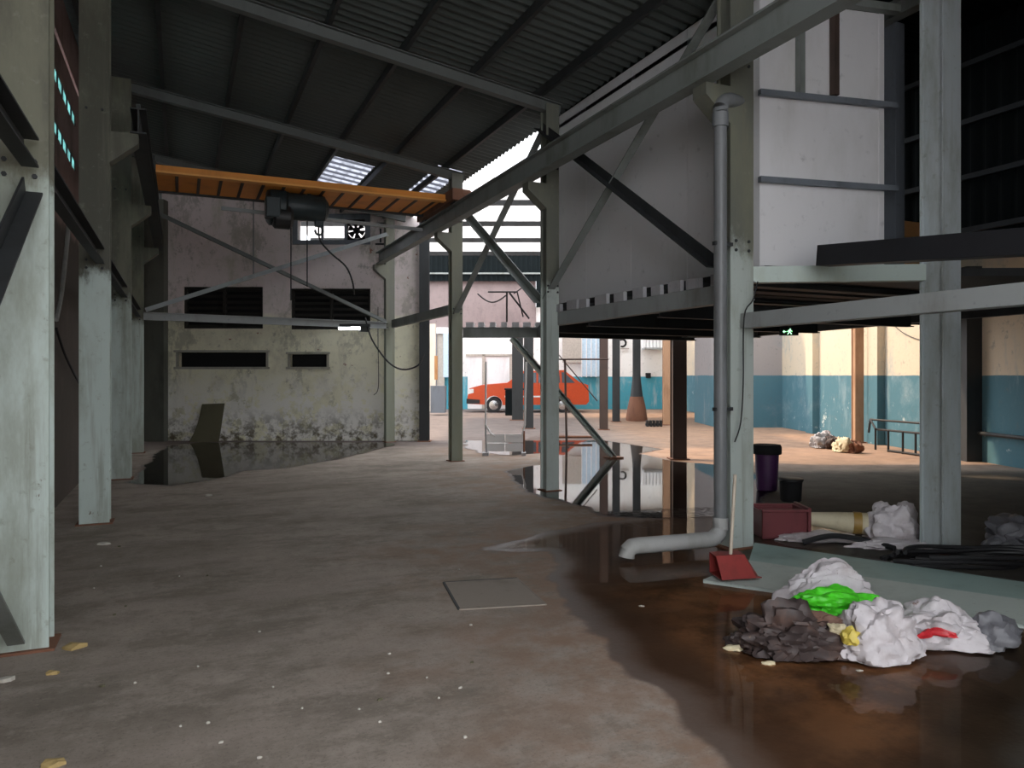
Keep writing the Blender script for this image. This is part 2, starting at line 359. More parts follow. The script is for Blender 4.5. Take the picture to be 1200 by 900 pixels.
deck_shade_poly = [tuple(G(x, y).xy) for x, y in ((846, 556), (900, 553), (1300, 553), (1400, 700), (1200, 692), (880, 640), (850, 610))]  # under the platform: dark oily floor with its shade painted in
corner = [tuple(G(x, y).xy) for x, y in ((1150, 748), (1400, 760), (1400, 990), (1080, 990), (1120, 840))]  # near right corner: shade painted into the floor colour
shade_grime = np.zeros(len(FP)); cm_ = (FP[:, 0] > 0.8) & (FP[:, 1] < 5) & (FP[:, 0] < 6)
sm_ = FP[:, 0] > 3; shade_grime[sm_] = smooth(sd_poly(FP[sm_], deck_shade_poly) + nz[sm_] * 0.15, -0.25, 0.15)
shade_grime[cm_] = np.maximum(shade_grime[cm_], smooth(sd_poly(FP[cm_], corner) + nz[cm_] * 0.2, -0.3, 0.15))
halo = smooth(np.maximum(pud_sd['front'], pud_sd['mid']) + nz * 0.5, -1.5, 0.1)
gx = np.arange(nx * ny).reshape(ny, nx)
quads = np.stack([gx[:-1, :-1], gx[:-1, 1:], gx[1:, 1:], gx[1:, :-1]], -1).reshape(-1, 4)
fm = bpy.data.meshes.new('floor')
fm.from_pydata([(x, y, 0) for x, y in FP], [], quads.tolist())
for nm, arr in (('sdf', sdf), ('rust', rustv), ('halo', halo), ('earth', earth), ('shade_grime', shade_grime), ('mauve', mauve)):
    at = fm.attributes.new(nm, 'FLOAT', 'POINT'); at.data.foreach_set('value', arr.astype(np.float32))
k = NT('stained_concrete_floor'); p = k.pos()
def att(k, n): return k.n('ShaderNodeAttribute', attribute_name=n).outputs['Fac']
def edge(k, p, amp=0.30):                 # ragged water line: distance to the outline plus two sizes of noise
    e1 = k.math('SUBTRACT', k.noise(p, 1.8, 9, 0.62), 0.5); e2 = k.math('SUBTRACT', k.noise(p, 0.9, 3, 0.5, (0.4, 1.5, 1)), 0.5)
    return k.math('ADD', att(k, 'sdf'), k.math('ADD', k.math('MULTIPLY', e1, amp), k.math('MULTIPLY', e2, amp * 1.2)))
ed = edge(k, p); dampf = k.ramp(ed, -0.03, 0.03); n1 = k.noise(p, 0.55, 8, 0.68); n2 = k.noise(p, 2.6, 8, 0.7); n3 = k.noise(p, 28, 4, 0.7); n4 = k.noise(p, 0.9, 6, 0.6, (0.5, 1.6, 1))
c = k.mix(k.ramp(n1, 0.36, 0.64), (0.41, 0.345, 0.295), (0.28, 0.235, 0.195))
c = k.mix(k.math('MULTIPLY', k.ramp(k.noise(p, 1.3, 9, 0.75, (0.7, 1.3, 1)), 0.47, 0.62), 0.6), c, (0.17, 0.145, 0.115))
c = k.mix(k.math('MULTIPLY', k.ramp(k.noise(p, 9, 8, 0.75), 0.50, 0.64), 0.45), c, (0.20, 0.17, 0.14))
c = k.mix(k.math('MULTIPLY', k.ramp(n2, 0.46, 0.70), 0.55), c, (0.18, 0.15, 0.12))
c = k.mix(k.math('MULTIPLY', k.ramp(n4, 0.50, 0.66), 0.5), c, (0.42, 0.345, 0.30))
c = k.mix(k.math('MULTIPLY', k.ramp(n3, 0.58, 0.74), 0.45), c, (0.46, 0.41, 0.35))
c = k.mix(k.math('MULTIPLY', k.ramp(k.noise(p, 55, 5, 0.8), 0.52, 0.66), 0.55), c, (0.14, 0.12, 0.10))
c = k.mix(k.math('MULTIPLY', k.ramp(k.noise(p, 5.5, 9, 0.8), 0.53, 0.62), 0.4), c, (0.44, 0.37, 0.31))
c = k.mix(k.math('MULTIPLY', k.math('MULTIPLY', att(k, 'halo'), k.ramp(n2, 0.35, 0.6)), 0.75), c, (0.30, 0.185, 0.125))
c = k.mix(k.math('MULTIPLY', att(k, 'earth'), 0.85), c, k.mix(k.ramp(n2, 0.35, 0.65), (0.36, 0.215, 0.135), (0.24, 0.145, 0.095)))
c = k.mix(k.math('MULTIPLY', att(k, 'mauve'), 0.85), c, k.mix(k.ramp(n2, 0.35, 0.65), (0.175, 0.14, 0.13), (0.12, 0.095, 0.09)))
wet = k.mix(k.ramp(n1, 0.38, 0.66), (0.115, 0.078, 0.062), (0.075, 0.05, 0.04))
rst = k.mix(k.ramp(k.noise(p, 1.4, 8, 0.70), 0.42, 0.62), (0.10, 0.056, 0.030), (0.40, 0.235, 0.13))
c = k.mix(k.math('MULTIPLY', dampf, 0.9), c, k.mix(att(k, 'rust'), wet, rst))
c = k.mix(k.math('MULTIPLY', att(k, 'shade_grime'), 0.9), c, k.mix(k.ramp(n2, 0.35, 0.65), (0.060, 0.058, 0.050), (0.030, 0.030, 0.027)))  # painted shade and grime darken the floor here
k.l(c, k.b.inputs['Base Color'])
rg = k.n('ShaderNodeMapRange'); rg.inputs['To Min'].default_value = 0.8; rg.inputs['To Max'].default_value = 0.42; k.l(dampf, rg.inputs['Value']); k.l(rg.outputs[0], k.b.inputs['Roughness'])
k.b.inputs['Specular IOR Level'].default_value = 0.35
k.bump(n3, 0.25, 0.008)
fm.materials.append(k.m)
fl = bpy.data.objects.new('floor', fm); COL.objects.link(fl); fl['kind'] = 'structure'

DB_WALL = 17.04
def water_mat(name, tint, refl=1.0, lo=0.02, hi=0.07):
    k = NT(name); p = k.pos(); nn = k.noise(p, 3.0, 3, 0.5)
    fr = k.n('ShaderNodeFresnel', IOR=1.36); bp = k.n('ShaderNodeBump', Strength=0.04, Distance=0.006); k.l(nn, bp.inputs['Height'])
    gl = k.n('ShaderNodeBsdfGlossy', Roughness=0.025); gl.inputs[0].default_value = (0.95, 0.95, 0.95, 1); k.l(bp.outputs[0], gl.inputs['Normal'])
    tr = k.n('ShaderNodeBsdfTransparent'); tr.inputs[0].default_value = (*tint, 1)
    t0 = k.n('ShaderNodeBsdfTransparent')
    m1 = k.n('ShaderNodeMixShader'); k.l(k.math('MULTIPLY', fr.outputs[0], refl), m1.inputs[0]); k.l(tr.outputs[0], m1.inputs[1]); k.l(gl.outputs[0], m1.inputs[2])
    m2 = k.n('ShaderNodeMixShader'); k.l(k.ramp(edge(k, p), lo, hi), m2.inputs[0]); k.l(t0.outputs[0], m2.inputs[1]); k.l(m1.outputs[0], m2.inputs[2])
    k.l(m2.outputs[0], k.out.inputs[0]); return k.m
WM = {'front': water_mat('murky_rusty_water', (0.88, 0.76, 0.66), 0.45, 0.05, 0.25), 'mid': water_mat('dark_puddle_water', (0.55, 0.53, 0.50)), 'back': water_mat('grey_puddle_water', (0.65, 0.65, 0.62))}
def puddle(key, cell, amp, inset, label):
    poly = np.array(PUD[key]); lo, hi = poly.min(0) - 0.4, poly.max(0) + 0.4
    gxs, gys = np.arange(max(lo[0], -1.25), min(hi[0], 8.9), cell), np.arange(lo[1], hi[1], cell)
    A, B = np.meshgrid(gxs, gys); P = np.stack([A.ravel(), B.ravel()], 1)
    s = sd_poly(P, poly); near = s > -0.6; cov0 = 0
    cov = np.where((s > -0.45) & (P[:, 0] * SN + P[:, 1] * CS < DB_WALL), 1.0, 0.0)
    w, h = len(gxs), len(gys); g = np.arange(w * h).reshape(h, w)
    q = np.stack([g[:-1, :-1], g[:-1, 1:], g[1:, 1:], g[1:, :-1]], -1).reshape(-1, 4)
    q = q[(cov[q] > 0.001).any(1)]; used = np.unique(q); idx = np.full(len(P), -1); idx[used] = np.arange(len(used))
    c0 = P[used].mean(0)
    me = bpy.data.meshes.new('puddle'); me.from_pydata([(x - c0[0], y - c0[1], 0) for x, y in P[used]], [], idx[q].tolist())
    at = me.attributes.new('sdf', 'FLOAT', 'POINT'); at.data.foreach_set('value', s[used].astype(np.float32))
    me.materials.append(WM[key]); o = bpy.data.objects.new('puddle', me); COL.objects.link(o); o.location = (c0[0], c0[1], 0.004)
    finish(o, label, 'puddle')
puddle('front', 0.04, 0.10, 0.10, 'murky rust-brown puddle in the right foreground around the rubbish heap')
puddle('mid', 0.06, 0.22, 0.02, 'mirror-like puddle under the platform reflecting the white far wall')
puddle('back', 0.07, 0.30, 0.02, 'shallow grey puddle along the foot of the stained back wall')

# ------------------------------------------------------------------ shell
def wall_cells(mb, u0, u1, z0, z1, d0, d1, holes):
    us = sorted({u0, u1, *[h[0] for h in holes], *[h[1] for h in holes]}); zs = sorted({z0, z1, *[h[2] for h in holes], *[h[3] for h in holes]})
    for i in range(len(us) - 1):
        run = None
        for j in range(len(zs) - 1):
            cu, cz = (us[i] + us[i + 1]) / 2, (zs[j] + zs[j + 1]) / 2
            solid = not any(h[0] < cu < h[1] and h[2] < cz < h[3] for h in holes)
            if solid and run is None: run = zs[j]
            if run is not None and (not solid or j == len(zs) - 2):
                mb.box((us[i], d0, run), (us[i + 1], d1, zs[j + 1] if solid else zs[j])); run = None
DB = 17.06
def bu(px): return (px - 600) / F * DB
def bz(py): return EYE + (HZ - py) / F * DB
holes = {'A': (bu(215), bu(308), bz(385), bz(336)), 'B': (bu(341), bu(434), bz(386), bz(338)), 'C': (bu(209), bu(312), bz(430), bz(413)), 'Dd': (bu(340), bu(383), bz(430), bz(415)), 'E': (bu(349), bu(428), bz(281.5), bz(257))}
mb = MB(LOT); uL, uR = bu(148), bu(497)
wall_cells(mb, uL, uR, 0, 5.1, DB, DB + 0.22, list(holes.values()))
tz = lambda u: roof_z((L(u, DB + 0.1)).x) - 0.03
mb.prism_ud([(uL, 5.1), (uR, 5.1), (uR, max(5.12, tz(uR))), (uL, tz(uL))], DB, DB + 0.22)
mb_p = MB(LOT); wall_back = mb.build('wall_back', 'backwall', struct=True)
MB(LOT).box((bu(166), DB - 0.22, 0), (bu(197), DB + 0.02, 5.5)).build('pilaster', 'mould', wall_back)
# shuttered windows, slots, bright opening
for i, kx in enumerate(('A', 'B')):
    u0, u1, z0, z1 = holes[kx]
    w = MB(LOT); t = 0.05
    for a, b in (((u0, DB + 0.05, z0), (u0 + t, DB + 0.17, z1)), ((u1 - t, DB + 0.05, z0), (u1, DB + 0.17, z1)), ((u0, DB + 0.05, z1 - t), (u1, DB + 0.17, z1)), ((u0, DB + 0.05, z0), (u1, DB + 0.17, z0 + t)), (((u0 + u1) / 2 - 0.03, DB + 0.05, z0), ((u0 + u1) / 2 + 0.03, DB + 0.17, z1))): w.box(a, b)
    wo = w.build('window_%d' % (i + 1), 'shutter', struct=True)
    MB(LOT).box((u0, DB + 0.175, z0), (u1, DB + 0.20, z1)).build('window_backing', 'black', wo)
    n = 7
    for j in range(n):
        zc = z0 + (z1 - z0) * (j + 0.5) / n
        for ua, ub in ((u0 + t, (u0 + u1) / 2 - 0.03), ((u0 + u1) / 2 + 0.03, u1 - t)):
            MB(LOT).bar((ua, DB + 0.11, zc), (ub, DB + 0.11, zc), 0.09, 0.012, (0, -0.7, 0.7)).build('slat', 'shutter', wo)
for i, kx in enumerate(('C', 'Dd')):
    u0, u1, z0, z1 = holes[kx]
    w = MB(LOT)
    w.box((u0 - 0.08, DB - 0.07, z1), (u1 + 0.08, DB + 0.05, z1 + 0.05)); w.box((u0 - 0.08, DB - 0.07, z0 - 0.05), (u1 + 0.08, DB + 0.05, z0))
    w.box((u0 - 0.05, DB - 0.02, z0), (u0, DB + 0.05, z1)); w.box((u1, DB - 0.02, z0), (u1 + 0.05, DB + 0.05, z1))
    wo = w.build('window_%d' % (i + 3), 'sill', struct=True)
    MB(LOT).box((u0, DB + 0.17, z0), (u1, DB + 0.20, z1)).build('window_backing', 'black', wo)
u0, u1, z0, z1 = holes['E']; um = bu(405)
w = MB(LOT); t = 0.05
for a, b in (((u0 - 0.12, DB - 0.03, z1), (u1 + 0.12, DB + 0.2, z1 + 0.12)), ((u0 - 0.12, DB - 0.03, z0 - 0.10), (u1 + 0.12, DB + 0.2, z0)), ((u0 - 0.12, DB - 0.03, z0), (u0, DB + 0.2, z1)), ((u1, DB - 0.03, z0), (u1 + 0.12, DB + 0.2, z1)), ((bu(376), DB + 0.02, z0), (bu(378.5), DB + 0.1, z1)), ((um - 0.03, DB, z0), (um + 0.03, DB + 0.2, z1))): w.box(a, b)
w.build('window_5', 'blue_grey', struct=True)
fan = empty('exhaust_fan', L(bu(417), DB + 0.08, bz(269)), 'black round exhaust fan beside the bright opening high on the back wall', 'fan')
R0 = (z1 - z0) / 2
fr = MB(LOT); cu, cz = bu(417), bz(269.3)
fr.box((um + 0.03, DB + 0.06, z0), (cu - R0, DB + 0.1, z1)); fr.box((cu + R0, DB + 0.06, z0), (u1, DB + 0.1, z1))
seg = 24
for j in range(seg):
    a0, a1 = 2 * math.pi * j / seg, 2 * math.pi * (j + 1) / seg
    q = [(cu + R0 * 0.86 * math.cos(a0), cz + R0 * 0.86 * math.sin(a0)), (cu + R0 * 0.86 * math.cos(a1), cz + R0 * 0.86 * math.sin(a1))]
    def sqr(a):
        m = max(abs(math.cos(a)), abs(math.sin(a))); return (cu + R0 * math.cos(a) / m, cz + R0 * math.sin(a) / m)
    fr.prism_ud([q[0], q[1], sqr(a1), sqr(a0)], DB + 0.06, DB + 0.1)
fr.build('shroud', 'black', fan)
for j in range(6):
    a = 2 * math.pi * j / 6 + 0.3
    bl = MB(LOT); c1, s1 = math.cos(a), math.sin(a); c2, s2 = math.cos(a + 0.75), math.sin(a + 0.75); r = R0 * 0.84
    bl.add([(cu + 0.04 * c1, DB + 0.05, cz + 0.04 * s1), (cu + r * c1, DB + 0.04, cz + r * s1), (cu + r * c2, DB + 0.10, cz + r * s2), (cu + 0.04 * c2, DB + 0.07, cz + 0.04 * s2),
            (cu + 0.04 * c1, DB + 0.06, cz + 0.04 * s1), (cu + r * c1, DB + 0.05, cz + r * s1), (cu + r * c2, DB + 0.11, cz + r * s2), (cu + 0.04 * c2, DB + 0.08, cz + 0.04 * s2)],
           [(0, 1, 2, 3), (7, 6, 5, 4), (0, 4, 5, 1), (1, 5, 6, 2), (2, 6, 7, 3), (3, 7, 4, 0)])
    bl.build('blade', 'black', fan)
MB(LOT).lathe((cu, DB + 0.02, cz), [(0.07, 0), (0.08, 0.06), (0.08, 0.1)], 12, 'y').build('hub', 'black', fan)

# left wall with slots of glass blocks
XL = -1.3
rows = [(3.62, 3.76), (4.24, 4.38), (4.84, 4.98)]
sl = []
for r0, r1 in rows:
    for y0 in (5.4, 9.55, 13.6): sl.append((y0, y0 + 1.95, r0, r1))
TL = Matrix(((0, 1, 0, 0), (1, 0, 0, 0), (0, 0, 1, 0), (0, 0, 0, 1)))   # (along Y, across X, z)
mb = MB(TL); wall_cells(mb, -1.0, 19.3, 0, 5.36, XL - 0.18, XL, sl)
mb.build('wall_left', 'leftwall', struct=True)
MB(TL).box((-1.0, XL - 0.18, 5.44), (19.3, XL, roof_z(XL) - 0.02)).build('wall_left_upper', 'leftwall', struct=True)
for i, (y0, y1, r0, r1) in enumerate(sl):
    w = MB(TL); w.box((y0, XL - 0.15, r0 - 0.0), (y1, XL - 0.012, r0 + 0.012)); w.box((y0, XL - 0.15, r1 - 0.012), (y1, XL - 0.012, r1))
    for j in range(6):
        yy = y0 + (y1 - y0) * j / 5; w.box((max(y0, yy - 0.045), XL - 0.15, r0), (min(y1, yy + 0.045), XL + 0.004, r1))
    wo = w.build('window_%d' % (i + 6), 'dark', struct=True)
    for j in range(5):
        ya, yb = y0 + (y1 - y0) * j / 5 + 0.025, y0 + (y1 - y0) * (j + 1) / 5 - 0.025
        MB(TL).box((ya, XL - 0.014, r0 + 0.012), (yb, XL - 0.004, r1 - 0.012)).build('pane', 'glassblock', wo)

# roof over the hall: corrugated sheet, purlins, rafters, translucent panels
sky = [(2.5, 3.28, 13.6, 16.4), (4.2, 4.66, 12.6, 16.2)]
def sheet(u_lo, u_hi, y_lo, y_hi, skips=()):
    pitch, seg = 0.15, 6; ysn = np.arange(y_lo, y_hi + 1e-6, pitch / seg)
    xcuts = sorted({u_lo, u_hi, *[v for s in skips for v in s[:2]]}); mb = MB(); verts = []; faces = []
    for a, b in zip(xcuts[:-1], xcuts[1:]):
        base = len(verts)
        for y in ysn:
            wv = 0.017 * max(-0.7, min(0.7, math.sin(2 * math.pi * y / pitch))) / 0.7
            verts += [(a, y, roof_z(a) + wv), (b, y, roof_z(b) + wv)]
        for i in range(len(ysn) - 1):
            ym = (ysn[i] + ysn[i + 1]) / 2
            if any(s[0] < (a + b) / 2 < s[1] and s[2] < ym < s[3] for s in skips): continue
            q = base + 2 * i; faces.append((q, q + 1, q + 3, q + 2))
    return verts, faces
def clip_lot(o, dmax):
    bm = bmesh.new(); bm.from_mesh(o.data); co = L(0, dmax) - o.location; co.z = 0
    bmesh.ops.bisect_plane(bm, geom=bm.verts[:] + bm.edges[:] + bm.faces[:], plane_co=co, plane_no=(SN, CS, 0), clear_outer=True)
    bm.to_mesh(o.data); bm.free()
v, f = sheet(-1.5, 4.86, -1.2, 19.4, sky)
mb = MB(); mb.add(v, f); ceiling = mb.build('ceiling', 'roof', struct=True); clip_lot(ceiling, DB + 0.25)
for s in sky:
    v, f = sheet(s[0], s[1], s[2], s[3]); mb = MB(); mb.add(v, f)
    mb.build('skylight_panel', 'skylight', ceiling)
    # steel safety mesh bars under the translucent sheets
for X in (-1.15, -0.25, 0.65, 1.55, 2.45, 3.35, 4.25):
    ye = (DB + 0.0 - X * SN) / CS
    MB().chan((X, -1.2, roof_z(X) - 0.08), (X, ye, roof_z(X) - 0.08), 0.05, 0.11, 0.010).build('purlin', 'dark', ceiling)
for Y in (1.3, 5.0, 8.65, 12.3, 16.0):
    a, b = Vector((-1.0, Y, roof_z(-1.0) - 0.22)), Vector((4.55, Y, roof_z(4.55) - 0.22))
    MB().ibeam(a, b, 0.11, 0.15, 0.012, 0.012).build('rafter', 'rafter', ceiling)

# roof and cladding over the right-hand bay
def flat_corr(name, o0, ea, eb, la, lb, nrm, pitch, amp, mat):   # ribs run along eb
    o0, ea, eb, nrm = map(Vector, (o0, ea, eb, nrm)); seg = 6; n = int(la / pitch * seg); mb = MB(); vs = []; fs = []
    for i in range(n + 1):
        s = i * la / n; wv = amp * max(-0.7, min(0.7, math.sin(2 * math.pi * s / pitch))) / 0.7
        vs += [o0 + ea * s + nrm * wv, o0 + ea * s + eb * lb + nrm * wv]
    for i in range(n): fs.append((2 * i, 2 * i + 1, 2 * i + 3, 2 * i + 2))
    mb.add(vs, fs); return mb.build(name, mat, struct=True)
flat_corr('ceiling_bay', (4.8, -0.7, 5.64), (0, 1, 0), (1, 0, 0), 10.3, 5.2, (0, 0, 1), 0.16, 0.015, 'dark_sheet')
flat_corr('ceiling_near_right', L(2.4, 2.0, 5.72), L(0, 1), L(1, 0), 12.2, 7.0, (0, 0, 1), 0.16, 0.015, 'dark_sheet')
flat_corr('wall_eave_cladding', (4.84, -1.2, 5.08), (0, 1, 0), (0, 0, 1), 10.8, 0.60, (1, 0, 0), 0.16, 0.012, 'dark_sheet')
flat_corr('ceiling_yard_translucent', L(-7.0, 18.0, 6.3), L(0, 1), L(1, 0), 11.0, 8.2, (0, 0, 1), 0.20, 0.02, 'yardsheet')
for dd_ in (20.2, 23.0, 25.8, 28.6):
    MB(LOT).bar((-7, dd_, 6.2), (1.2, dd_, 6.2), 0.08, 0.14).build('steel_member_%d' % (dd_ * 10), 'dark', struct=True)
flat_corr('wall_sky_blocker', L(0.9, 13.5, 2.42), L(1, 0), (0, 0, 1), 7.25, 3.28, L(0, 1), 0.18, 0.015, 'dark_sheet')  # unseen sheet added to keep sky light off the near right wall
flat_corr('ceiling_yard_blocker', L(1.2, 21.6, 6.3), L(0, 1), L(1, 0), 7.4, 7.4, (0, 0, 1), 0.20, 0.02, 'dark_sheet')  # unseen roof added to lower the sky light in the yard
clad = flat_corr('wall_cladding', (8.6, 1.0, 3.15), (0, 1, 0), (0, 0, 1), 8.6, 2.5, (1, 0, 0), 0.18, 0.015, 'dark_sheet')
for z in (3.23, 3.86, 4.52, 5.2):
    MB().chan((8.54, 1.0, z), (8.54, 9.6, z), 0.05, 0.06, 0.01).build('girt', 'girt', clad)
# wall behind the camera with the wide entrance
mb = MB(); mb.box((-8, -9.2, 0), (16, -9.0, 0.9)); mb.build('wall_front', 'cream', struct=True)
MB().box((3.4, -0.7, 0), (15.5, -0.5, 5.6)).build('wall_front_side', 'leftwall', struct=True)

# right plot wall, block, pier, far walls
ru = lambda d: 8.75 - 0.045 * d
mb = MB(LOT)
mb.add([(ru(2), 2, 0), (ru(34), 34, 0), (ru(34) + .2, 34, 0), (ru(2) + .2, 2, 0), (ru(2), 2, 5.6), (ru(34), 34, 5.6), (ru(34) + .2, 34, 5.6), (ru(2) + .2, 2, 5.6)], [(3, 2, 1, 0), (4, 5, 6, 7), (0, 1, 5, 4), (1, 2, 6, 5), (2, 3, 7, 6), (3, 0, 4, 7)])
wr = mb.build('wall_right', 'rightwall', struct=True)
for dd in (19.3, 16.2):
    MB(LOT).box((ru(dd) - 0.16, dd - 0.22, 0), (ru(dd) + 0.02, dd + 0.22, 5.4)).build('pilaster', 'rightwall', wr)
MB(LOT).box((5.9, 21.4, 0), (ru(23) + 0.1, 24.0, 4.6)).build('wall_block', 'shadedwall', struct=True)
pier_d = 12.9
pu0, pu1 = (1133 - 600) / F * pier_d, (1164 - 600) / F * pier_d
MB(LOT).box((pu0, pier_d, 0), (pu1, pier_d + 0.5, 3.4)).build('wall_pier', 'dark', struct=True)
DF = 33.0
def fu(px): return (px - 600) / F * DF
mb = MB(LOT); mb.box((-7, DF, 0), (9, DF + 0.3, 4.55)); far = mb.build('wall_far', 'farwall', struct=True)
mb = MB(LOT); mb.box((-7, DF - 0.05, 3.55), (fu(628), DF + 0.25, 6.6)); mb.build('wall_far_upper', 'pinkwall', struct=True)
o = flat_corr('ceiling_far_fascia', L(-7, DF - 0.3, 5.65), L(1, 0), (0, 0, 1), 9.3, 1.9, L(0, 1), 0.22, 0.02, 'dark_sheet')
MB(LOT).box((-7, DF - 0.42, 5.95), (2.2, DF - 0.35, 6.02)).build('fascia_rail', 'steel', o)
flat_corr('ceiling_far_canopy', L(fu(628), DF - 0.3, 4.5), L(1, 0), (0, 0, 1), 9.0, 4.0, L(0, 1), 0.22, 0.02, 'dark_sheet')

# ------------------------------------------------------------------ columns
def column(X, Y, top, label, w=0.27, dpt=0.20, mat='mint', corbel=None, group='painted steel columns'):
    t = empty('steel_column', (X, Y, 0), label, 'column', group)
    MB().ibeam((X, Y, 0.012), (X, Y, top), w, dpt, 0.016, 0.012, (0, 1, 0)).build('shaft', mat, t)
    MB().box((X - w / 2 - 0.03, Y - dpt / 2 - 0.03, 0.0), (X + w / 2 + 0.03, Y + dpt / 2 + 0.03, 0.014)).build('base_plate', 'rust', t)
    # closing plate in the web recess, set back from the flange tips
    MB().box((X - w / 2 + 0.03, Y - dpt / 2 + 0.016, 0.014), (X + w / 2 - 0.03, Y + dpt / 2 - 0.016, top - 0.02)).build('web_plate', mat, t)
    if corbel is not None:
        s, z = corbel
        MB().prism_ud([(X + s * w / 2, z - 0.32), (X + s * (w / 2 + 0.26), z - 0.10), (X + s * (w / 2 + 0.26), z), (X + s * w / 2, z)], Y - 0.09, Y + 0.09).build('corbel', mat, t)
        for dx in (-0.07, 0.07):
            for zz in (z - 1.4, z - 1.32, z + 0.2):
                MB().lathe((X + dx, Y - dpt / 2 - 0.012, zz), [(0.014, 0), (0.014, 0.012)], 6, 'y').build('bolt', 'dark', t)
    return t
XLc, XRc = -0.795, 4.40
for Y, lab in ((1.1, 'pale mint steel column just outside the left edge of the photo'), (4.84, 'nearest pale mint steel column at the left edge of the photo'), (8.62, 'second pale mint column from the camera in the left row'), (12.15, 'third mint column of the left row, partly behind the second'), (16.1, 'farthest and darkest mint column of the left row near the back wall')):
    t_ = column(XLc, Y, roof_z(XLc) - 0.2, lab, mat='col_left', corbel=(1, 3.98))
for Y, lab in ((1.4, 'mint steel column of the right row outside the frame'), (5.14, 'near grey-mint column of the right row with the grey downpipe beside it'), (8.66, 'slender mint column standing in the mirror-like puddle'), (12.3, 'slim olive-green column just left of the white tubular frame'), (16.45, 'olive column standing against the back wall where the runway beam ends')):
    t_ = column((4.43 if Y < 6 else XRc) if Y < 16 else 4.30, Y, roof_z(XRc) - 0.2, lab, mat='col_olive' if Y > 11 else 'col_right', corbel=(-1, 3.98), w=0.25 if Y < 6 else 0.18 if Y < 12 else 0.20, dpt=0.18)
cC = G(1100, 648)
for i_, o_ in enumerate([o for o in bpy.data.objects if o.get('label', '').find('outside the') >= 0]):   # unseen columns beyond the frame, filed with the shell
    o_.name = 'steel_member_%d' % (i_ + 1); o_['kind'] = 'structure'
    for q_ in ('label', 'category', 'group'): del o_[q_]
column(cC.x + 0.10, cC.y + 0.06, 5.55, 'pale blue-grey column on the right in front of the dark cladding', w=0.22, dpt=0.22, mat='col_pale')

# under-platform supports and yard posts
def post(px0, px1, d, top, mat, label, base=True):
    u0, u1 = (px0 - 600) / F * d, (px1 - 600) / F * d; w = u1 - u0; uc = (u0 + u1) / 2
    t = empty('steel_post', L(uc, d, 0), label, 'post', 'posts under and beyond the platform')
    MB(LOT).ibeam((uc, d, 0.01), (uc, d, top), w, w, 0.015, 0.012, (0, 1, 0)).build('shaft', mat, t)
    MB(LOT).box((uc - w / 2 + 0.02, d - w / 2 + 0.02, 0.01), (uc + w / 2 - 0.02, d + w / 2 - 0.02, top)).build('web_plate', mat, t)
    MB(LOT).box((uc - w * 0.7, d - w * 0.7, 0), (uc + w * 0.7, d + w * 0.7, 0.02)).build('base_plate', 'rust', t)
post(787, 803, 13.3, 2.20, 'brown_post', 'thick dark post under the platform at the puddle edge')
post(703, 712, 20.5, 4.2, 'brown_post', 'slim rusty brown post beyond the puddle behind the handrail')
post(718, 726, 24.0, 4.4, 'dark', 'dark post left of the rusty cone in front of the teal wall')
post(742, 750, 24.6, 4.4, 'dark', 'dark post rising out of the rusty cone')
post(823, 835, 25.5, 4.4, 'dark', 'dark green post standing before the lit cream wall')
post(777, 785, 22.5, 4.4, 'rust_post', 'narrow orange-brown post behind the thick dark post')
post(492, 503, 16.9, 5.0, 'dark', 'black corner post at the right end of the back wall')
post(600, 613, 25.0, 2.9, 'dark', 'dark pillar left of the slender mint column in front of the car')
post(614, 625, 21.0, 2.7, 'dark', 'dark pillar seen just left of the slender mint column')
rp_d = 16.6
post(1000, 1010, rp_d, 4.2, 'rust_post', 'orange rusty post standing beside the blue and cream wall')
post(1124, 1131, 13.3, 3.2, 'rust_post', 'orange strip painted as the lit corner of the dark wall pier')  # pier's lit corner; orange rust paint stands in for the light

# ------------------------------------------------------------------ longitudinal members
def thing_bar(name, kind, p0, p1, w, h, mat, label, cat='beam', up=(0, 0, 1), group=None, t=0.012):
    mb = MB()
    {'bar': lambda: mb.bar(p0, p1, w, h, up), 'i': lambda: mb.ibeam(p0, p1, w, h, t, t, up), 'angle': lambda: mb.angle(p0, p1, w, t, up), 'chan': lambda: mb.chan(p0, p1, w, h, t, up), 'tube': lambda: mb.tube([p0, p1], w / 2, 14)}[kind]()
    return finish(mb.build(name, mat, bevel=0.004 if kind == 'bar' else 0), label, cat, group)
# crane runways
XR = 4.04; XLr = -0.40
for X, Y0, lab in ((XR, -2.5, 'long grey crane runway beam sloping across the upper right'), (XLr, 8.5, 'dark crane runway beam beside the left column row')):
    t = empty('crane_runway', (X, Y0, 3.98), lab, 'runway beam')
    MB().ibeam((X, Y0, 4.11), (X, 16.35, 4.11), 0.15, 0.26, 0.016, 0.014).build('girder', 'steel' if X > 0 else 'dark', t)
    MB().bar((X, Y0, 4.26), (X, 16.35, 4.26), 0.04, 0.04).build('rail', 'blue_grey' if X > 0 else 'dark', t)
